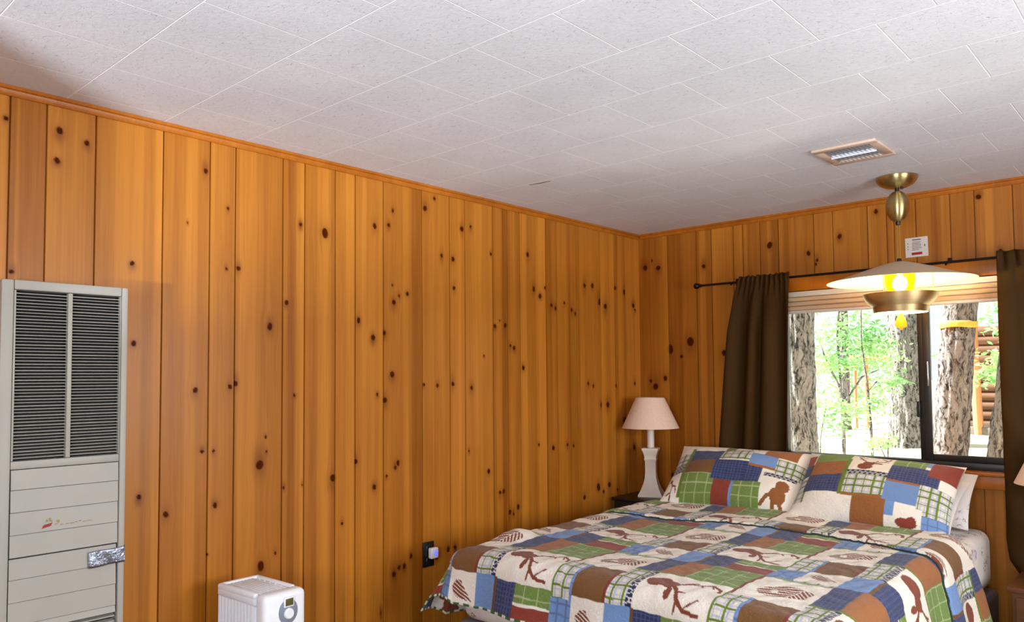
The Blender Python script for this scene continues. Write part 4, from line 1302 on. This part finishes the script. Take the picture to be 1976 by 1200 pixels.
# ------------------------------------------------------------------ outside the window
def ground_h(x, y):
    return np.interp(y, [0, 1.5, 8, 14, 40], [-0.25, -0.22, 0.36, 0.44, 0.9])
gx, gy = np.meshgrid(np.linspace(-40, 30, 120), np.concatenate([np.linspace(0.14, 14, 100), np.linspace(14.5, 60, 40)]))
r = np.random.default_rng(2)
gz = ground_h(gx, gy) + 0.03 * np.sin(gx * 1.3) * np.sin(gy * 1.1) * np.clip(gy / 4, 0, 1)
go = link_mesh('ground', grid_mesh('ground', np.stack([gx, gy, gz], -1)), M_SOIL, None, 60)
tag(struct(go), 'bright sunlit forest floor beyond the window', 'ground')

def trunk_mesh(base, top, r0, r1, seed, n=90, seg=56):
    rr = np.random.default_rng(seed)
    base, top = np.array(base, float), np.array(top, float)
    h = np.linspace(0, 1, n)
    a = np.linspace(0, 2 * PI, seg + 1)
    Hh, Aa = np.meshgrid(h, a, indexing='ij')
    rad = r0 + (r1 - r0) * Hh + 0.25 * r0 * np.exp(-Hh * 22)
    ph = rr.uniform(0, 6, 6)
    rough = 0.06 * np.sin(7 * Aa + 9 * Hh * 6 + ph[0]) + 0.05 * np.sin(13 * Aa - 14 * Hh * 5 + ph[1] + 2 * np.sin(30 * Hh + ph[2])) + 0.04 * np.sin(19 * Aa + 40 * Hh + ph[3])
    rad = rad * (1 + rough * 0.75)
    C = base + (top - base) * Hh[..., None]
    C[..., 0] += 0.008 * np.sin(5 * Hh + ph[4])
    P = np.stack([C[..., 0] + rad * np.cos(Aa), C[..., 1] + rad * np.sin(Aa), C[..., 2]], -1)
    return P

def leaves(centers, count, spread, size, seed):
    rr = np.random.default_rng(seed)
    V, F = [], []
    for c, sp in zip(centers, spread):
        for _ in range(count):
            p = np.array(c) + rr.normal(0, 1, 3) * np.array(sp)
            d = rr.normal(0, 1, 3); d[2] *= 0.5; d /= np.linalg.norm(d)
            e_ = np.cross(d, rr.normal(0, 1, 3)); e_ /= np.linalg.norm(e_)
            s = size * rr.uniform(0.6, 1.3)
            k = len(V)
            up = np.cross(d, e_) * s * 0.15
            V += [p - d * s, p - e_ * s * 0.42 + up, p + d * s, p + e_ * s * 0.42 + up]
            F.append((k, k + 1, k + 2, k + 3))
    return raw_mesh('foliage', V, F)

TRUNKS = {}
def tree(name, label, base, top, r0, r1, seed, bark, group=None):
    bz = float(ground_h(0, base[1])) - 0.05
    k = (bz - base[2]) / (top[2] - base[2])
    b0 = (base[0] + (top[0] - base[0]) * k, base[1] + (top[1] - base[1]) * k, bz)
    t = thing(name, b0, label, 'tree', group)
    Pk = trunk_mesh(b0, top, r0, r1, seed)
    TRUNKS[label] = Pk
    link_mesh('trunk', grid_mesh('trunk', Pk, flip=True), bark, t, 70)
    # crown far above the window's view
    cs = [(top[0] + math.cos(a) * q, top[1] + math.sin(a) * q, top[2] + dz) for a, q, dz in ((0, .22, .1), (2.1, .25, -0.2), (4.2, .22, 0.2), (1, .1, 0.6))]
    link_mesh('crown', leaves(cs, 60, [(0.10, 0.10, 0.2)] * 4, 0.10, seed + 50), M_LEAF, t, 0)
    return t
tree('pine_tree', 'grey pine trunk outside at the left edge of the window', (-0.150, 3.0, 0.60), (-0.13, 3.0, 5.4), 0.150, 0.135, 1, M_BARK2, 'pine trunks outside')
tc = tree('pine_tree', 'leaning pine trunk with orange band seen through the right pane', (1.135, 3.0, 0.685), (1.50, 2.9, 4.6), 0.138, 0.105, 2, M_BARK, 'pine trunks outside')
tree('pine_tree', 'pine trunk partly hidden behind the right curtain', (1.525, 3.2, 0.68), (2.15, 3.3, 5.6), 0.168, 0.120, 3, M_BARK2, 'pine trunks outside')
tree('pine_tree', 'broad pine trunk outside just left of the window mullion', (-0.52, 8.0, 0.40), (-0.50, 8.0, 6.5), 0.265, 0.22, 4, M_BARK, 'pine trunks outside')
tree('pine_tree', 'dark distant trunk among the leaves in the left pane', (-2.14, 10.0, 0.5), (-2.14, 10.0, 6.5), 0.085, 0.08, 5, M_BARK, 'pine trunks outside')
# flagging tape tied round the leaning trunk
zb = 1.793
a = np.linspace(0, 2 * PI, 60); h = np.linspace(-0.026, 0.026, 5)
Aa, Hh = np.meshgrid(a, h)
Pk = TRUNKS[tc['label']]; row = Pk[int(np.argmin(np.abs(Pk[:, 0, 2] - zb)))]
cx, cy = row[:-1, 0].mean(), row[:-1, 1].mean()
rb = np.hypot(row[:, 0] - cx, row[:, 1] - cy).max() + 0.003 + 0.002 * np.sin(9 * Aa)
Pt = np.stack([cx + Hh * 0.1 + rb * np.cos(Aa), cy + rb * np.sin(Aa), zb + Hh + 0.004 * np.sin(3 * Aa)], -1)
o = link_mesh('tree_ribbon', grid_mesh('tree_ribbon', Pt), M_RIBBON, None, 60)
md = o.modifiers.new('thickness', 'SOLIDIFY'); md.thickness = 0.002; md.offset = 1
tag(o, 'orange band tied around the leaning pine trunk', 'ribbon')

def bush(name, label, x, y, stems, clusters, n, size, seed, stem_r=0.012, cat='shrub', group='leafy shrubs outside'):
    z0 = float(ground_h(x, y)) - 0.03
    t = thing(name, (x, y, z0), label, cat, group)
    b = MB()
    for s in stems:
        b.tube([(x, y, z0)] + list(s), [stem_r * (1 - 0.6 * i / len(s)) for i in range(len(s) + 1)], 7)
    b.build('stem', M_BARK, t)
    link_mesh('foliage', leaves([c[:3] for c in clusters], int(n * 1.7), [c[3] for c in clusters], size * 0.92, seed), M_LEAF, t, 0)
    return t
S3 = lambda a, b_, c: (a, b_, c)
bush('leafy_tree', 'young green tree with spreading leaves in the left pane centre', -0.85, 6.2, [[(-0.86, 6.2, 1.0), (-0.90, 6.2, 1.9), (-0.8, 6.2, 3.0)], [(-0.84, 6.2, 1.0), (-0.6, 6.2, 1.35), (-0.35, 6.1, 1.45)], [(-0.88, 6.2, 1.2), (-1.1, 6.3, 1.6), (-1.2, 6.4, 1.8)]],
     [(-0.95, 6.2, 1.85, (.22, .2, .14)), (-0.62, 6.2, 1.95, (.16, .2, .12)), (-1.05, 6.2, 1.50, (.18, .2, .10)), (-0.75, 6.2, 1.55, (.20, .2, .07)), (-0.45, 6.2, 1.72, (.12, .15, .1)), (-0.85, 6.2, 2.4, (.5, .3, .2))], 150, 0.045, 21, 0.022, 'tree', None)
bush('leafy_shrub', 'green shrub at the foot of the left pane beside the grey trunk', -0.95, 5.6, [[(-0.93, 5.6, 0.6), (-0.86, 5.6, 0.95)], [(-0.97, 5.6, 0.6), (-1.0, 5.6, 0.9)]],
     [(-0.92, 5.6, 1.0, (.16, .15, .07)), (-0.75, 5.6, 0.75, (.13, .15, .10)), (-0.55, 5.6, 0.95, (.14, .15, .05))], 110, 0.040, 22)
bush('leafy_shrub', 'low sunlit sprig just above the sill left of the mullion', 0.28, 4.2, [[(0.28, 4.2, 0.5), (0.29, 4.2, 0.72)], [(0.28, 4.2, 0.45), (0.20, 4.2, 0.66)]],
     [(0.27, 4.2, 0.70, (.06, .08, .05)), (0.14, 4.2, 0.66, (.05, .08, .04))], 60, 0.032, 23)
bush('leafy_tree', 'thin dark sapling standing in the middle of the left pane', 0.02, 4.6, [[(0.0, 4.6, 0.8), (-0.03, 4.6, 1.3), (-0.08, 4.6, 1.75), (-0.06, 4.6, 2.6)], [(-0.02, 4.6, 1.2), (0.1, 4.6, 1.34)]],
     [(0.20, 4.6, 1.55, (.11, .12, .12)), (0.24, 4.6, 1.30, (.08, .1, .06)), (0.03, 4.6, 1.05, (.08, .1, .10)), (-0.05, 4.6, 2.4, (.3, .2, .2))], 85, 0.036, 24, 0.016, 'tree', None)
bush('leafy_shrub', 'green branch with drooping leaves beside the right curtain', 1.60, 5.4, [[(1.58, 5.4, 1.0), (1.50, 5.4, 1.4), (1.35, 5.4, 1.6), (1.2, 5.4, 1.55)], [(1.55, 5.4, 1.2), (1.45, 5.4, 1.9)]],
     [(1.14, 5.4, 1.52, (.13, .12, .07)), (1.02, 5.4, 1.36, (.10, .1, .06)), (1.25, 5.4, 1.86, (.16, .15, .07)), (1.2, 5.4, 2.05, (.2, .15, .08))], 110, 0.040, 25)
bush('leafy_shrub', 'pale distant shrub low behind the leafy tree', -2.6, 12.0, [[(-2.6, 12, 0.8), (-2.5, 12, 1.2)]],
     [(-2.9, 12, 1.0, (.35, .3, .18)), (-2.3, 12, 1.05, (.30, .3, .14)), (-2.6, 12, 1.6, (.4, .3, .2)), (-1.9, 12, 1.75, (.3, .3, .2))], 160, 0.07, 26)

# neighbouring cabin with a log porch
t = thing('log_cabin', (0.6, 10.6, 0.3), 'brown log cabin with a porch beyond the right pane', 'cabin')
gz0 = float(ground_h(0, 10.5))
b = MB()
for k in range(11):
    b.tube([(-0.45, 10.9, gz0 + 0.12 + 0.16 * k), (2.6, 10.9, gz0 + 0.12 + 0.16 * k)], 0.083, 10)
b.build('log_wall', M_LOG, t)
b = MB(); b.box(0.05, 0.55, 10.76, 10.80, gz0 + 0.80, gz0 + 1.35, 0.01)
w_ = b.build('window', M_POST, t)
b = MB(); b.box(0.10, 0.50, 10.75, 10.757, gz0 + 0.85, gz0 + 1.30)
b.build('window_pane', M_DARK, w_)
b = MB(); b.box(-0.5, 2.6, 10.05, 10.75, gz0 - 0.02, gz0 + 0.12, 0.01)
b.build('porch_deck', M_CHINK, t)
b = MB(); b.tube([(-0.06, 10.10, gz0 + 0.0), (-0.10, 10.10, 2.6)], [0.075, 0.062], 14)
b.build('porch_post', M_POST, t)
b = MB(); b.tube([(1.6, 10.1, gz0), (1.6, 10.1, 2.6)], [0.075, 0.065], 14)
b.build('porch_post', M_POST, t)
b = MB(); b.prism([(-0.8, 9.8, 2.55), (-0.8, 9.8, 2.63), (-0.8, 11.4, 3.2), (-0.8, 11.4, 3.1)], (3.8, 0, 0))
b.build('roof', M_CHINK, t)
t = thing('porch_frame', (-1.5, 10.0, 0.4), 'distant orange log posts with a crossbeam in the left pane', 'porch')
for xp in (-1.83, -2.04, -1.30):
    b = MB(); b.tube([(xp, 10.3, float(ground_h(0, 10.3)) - 0.02), (xp + (0.0 if xp != -1.83 else -0.03), 10.3, 1.66)], [0.045 if xp == -1.83 else 0.03] * 2, 10)
    b.build('post', M_POST, t)
b = MB(); b.tube([(-2.15, 10.3, 1.70), (-1.2, 10.3, 1.67)], 0.04, 10)
b.build('beam', M_POST, t)
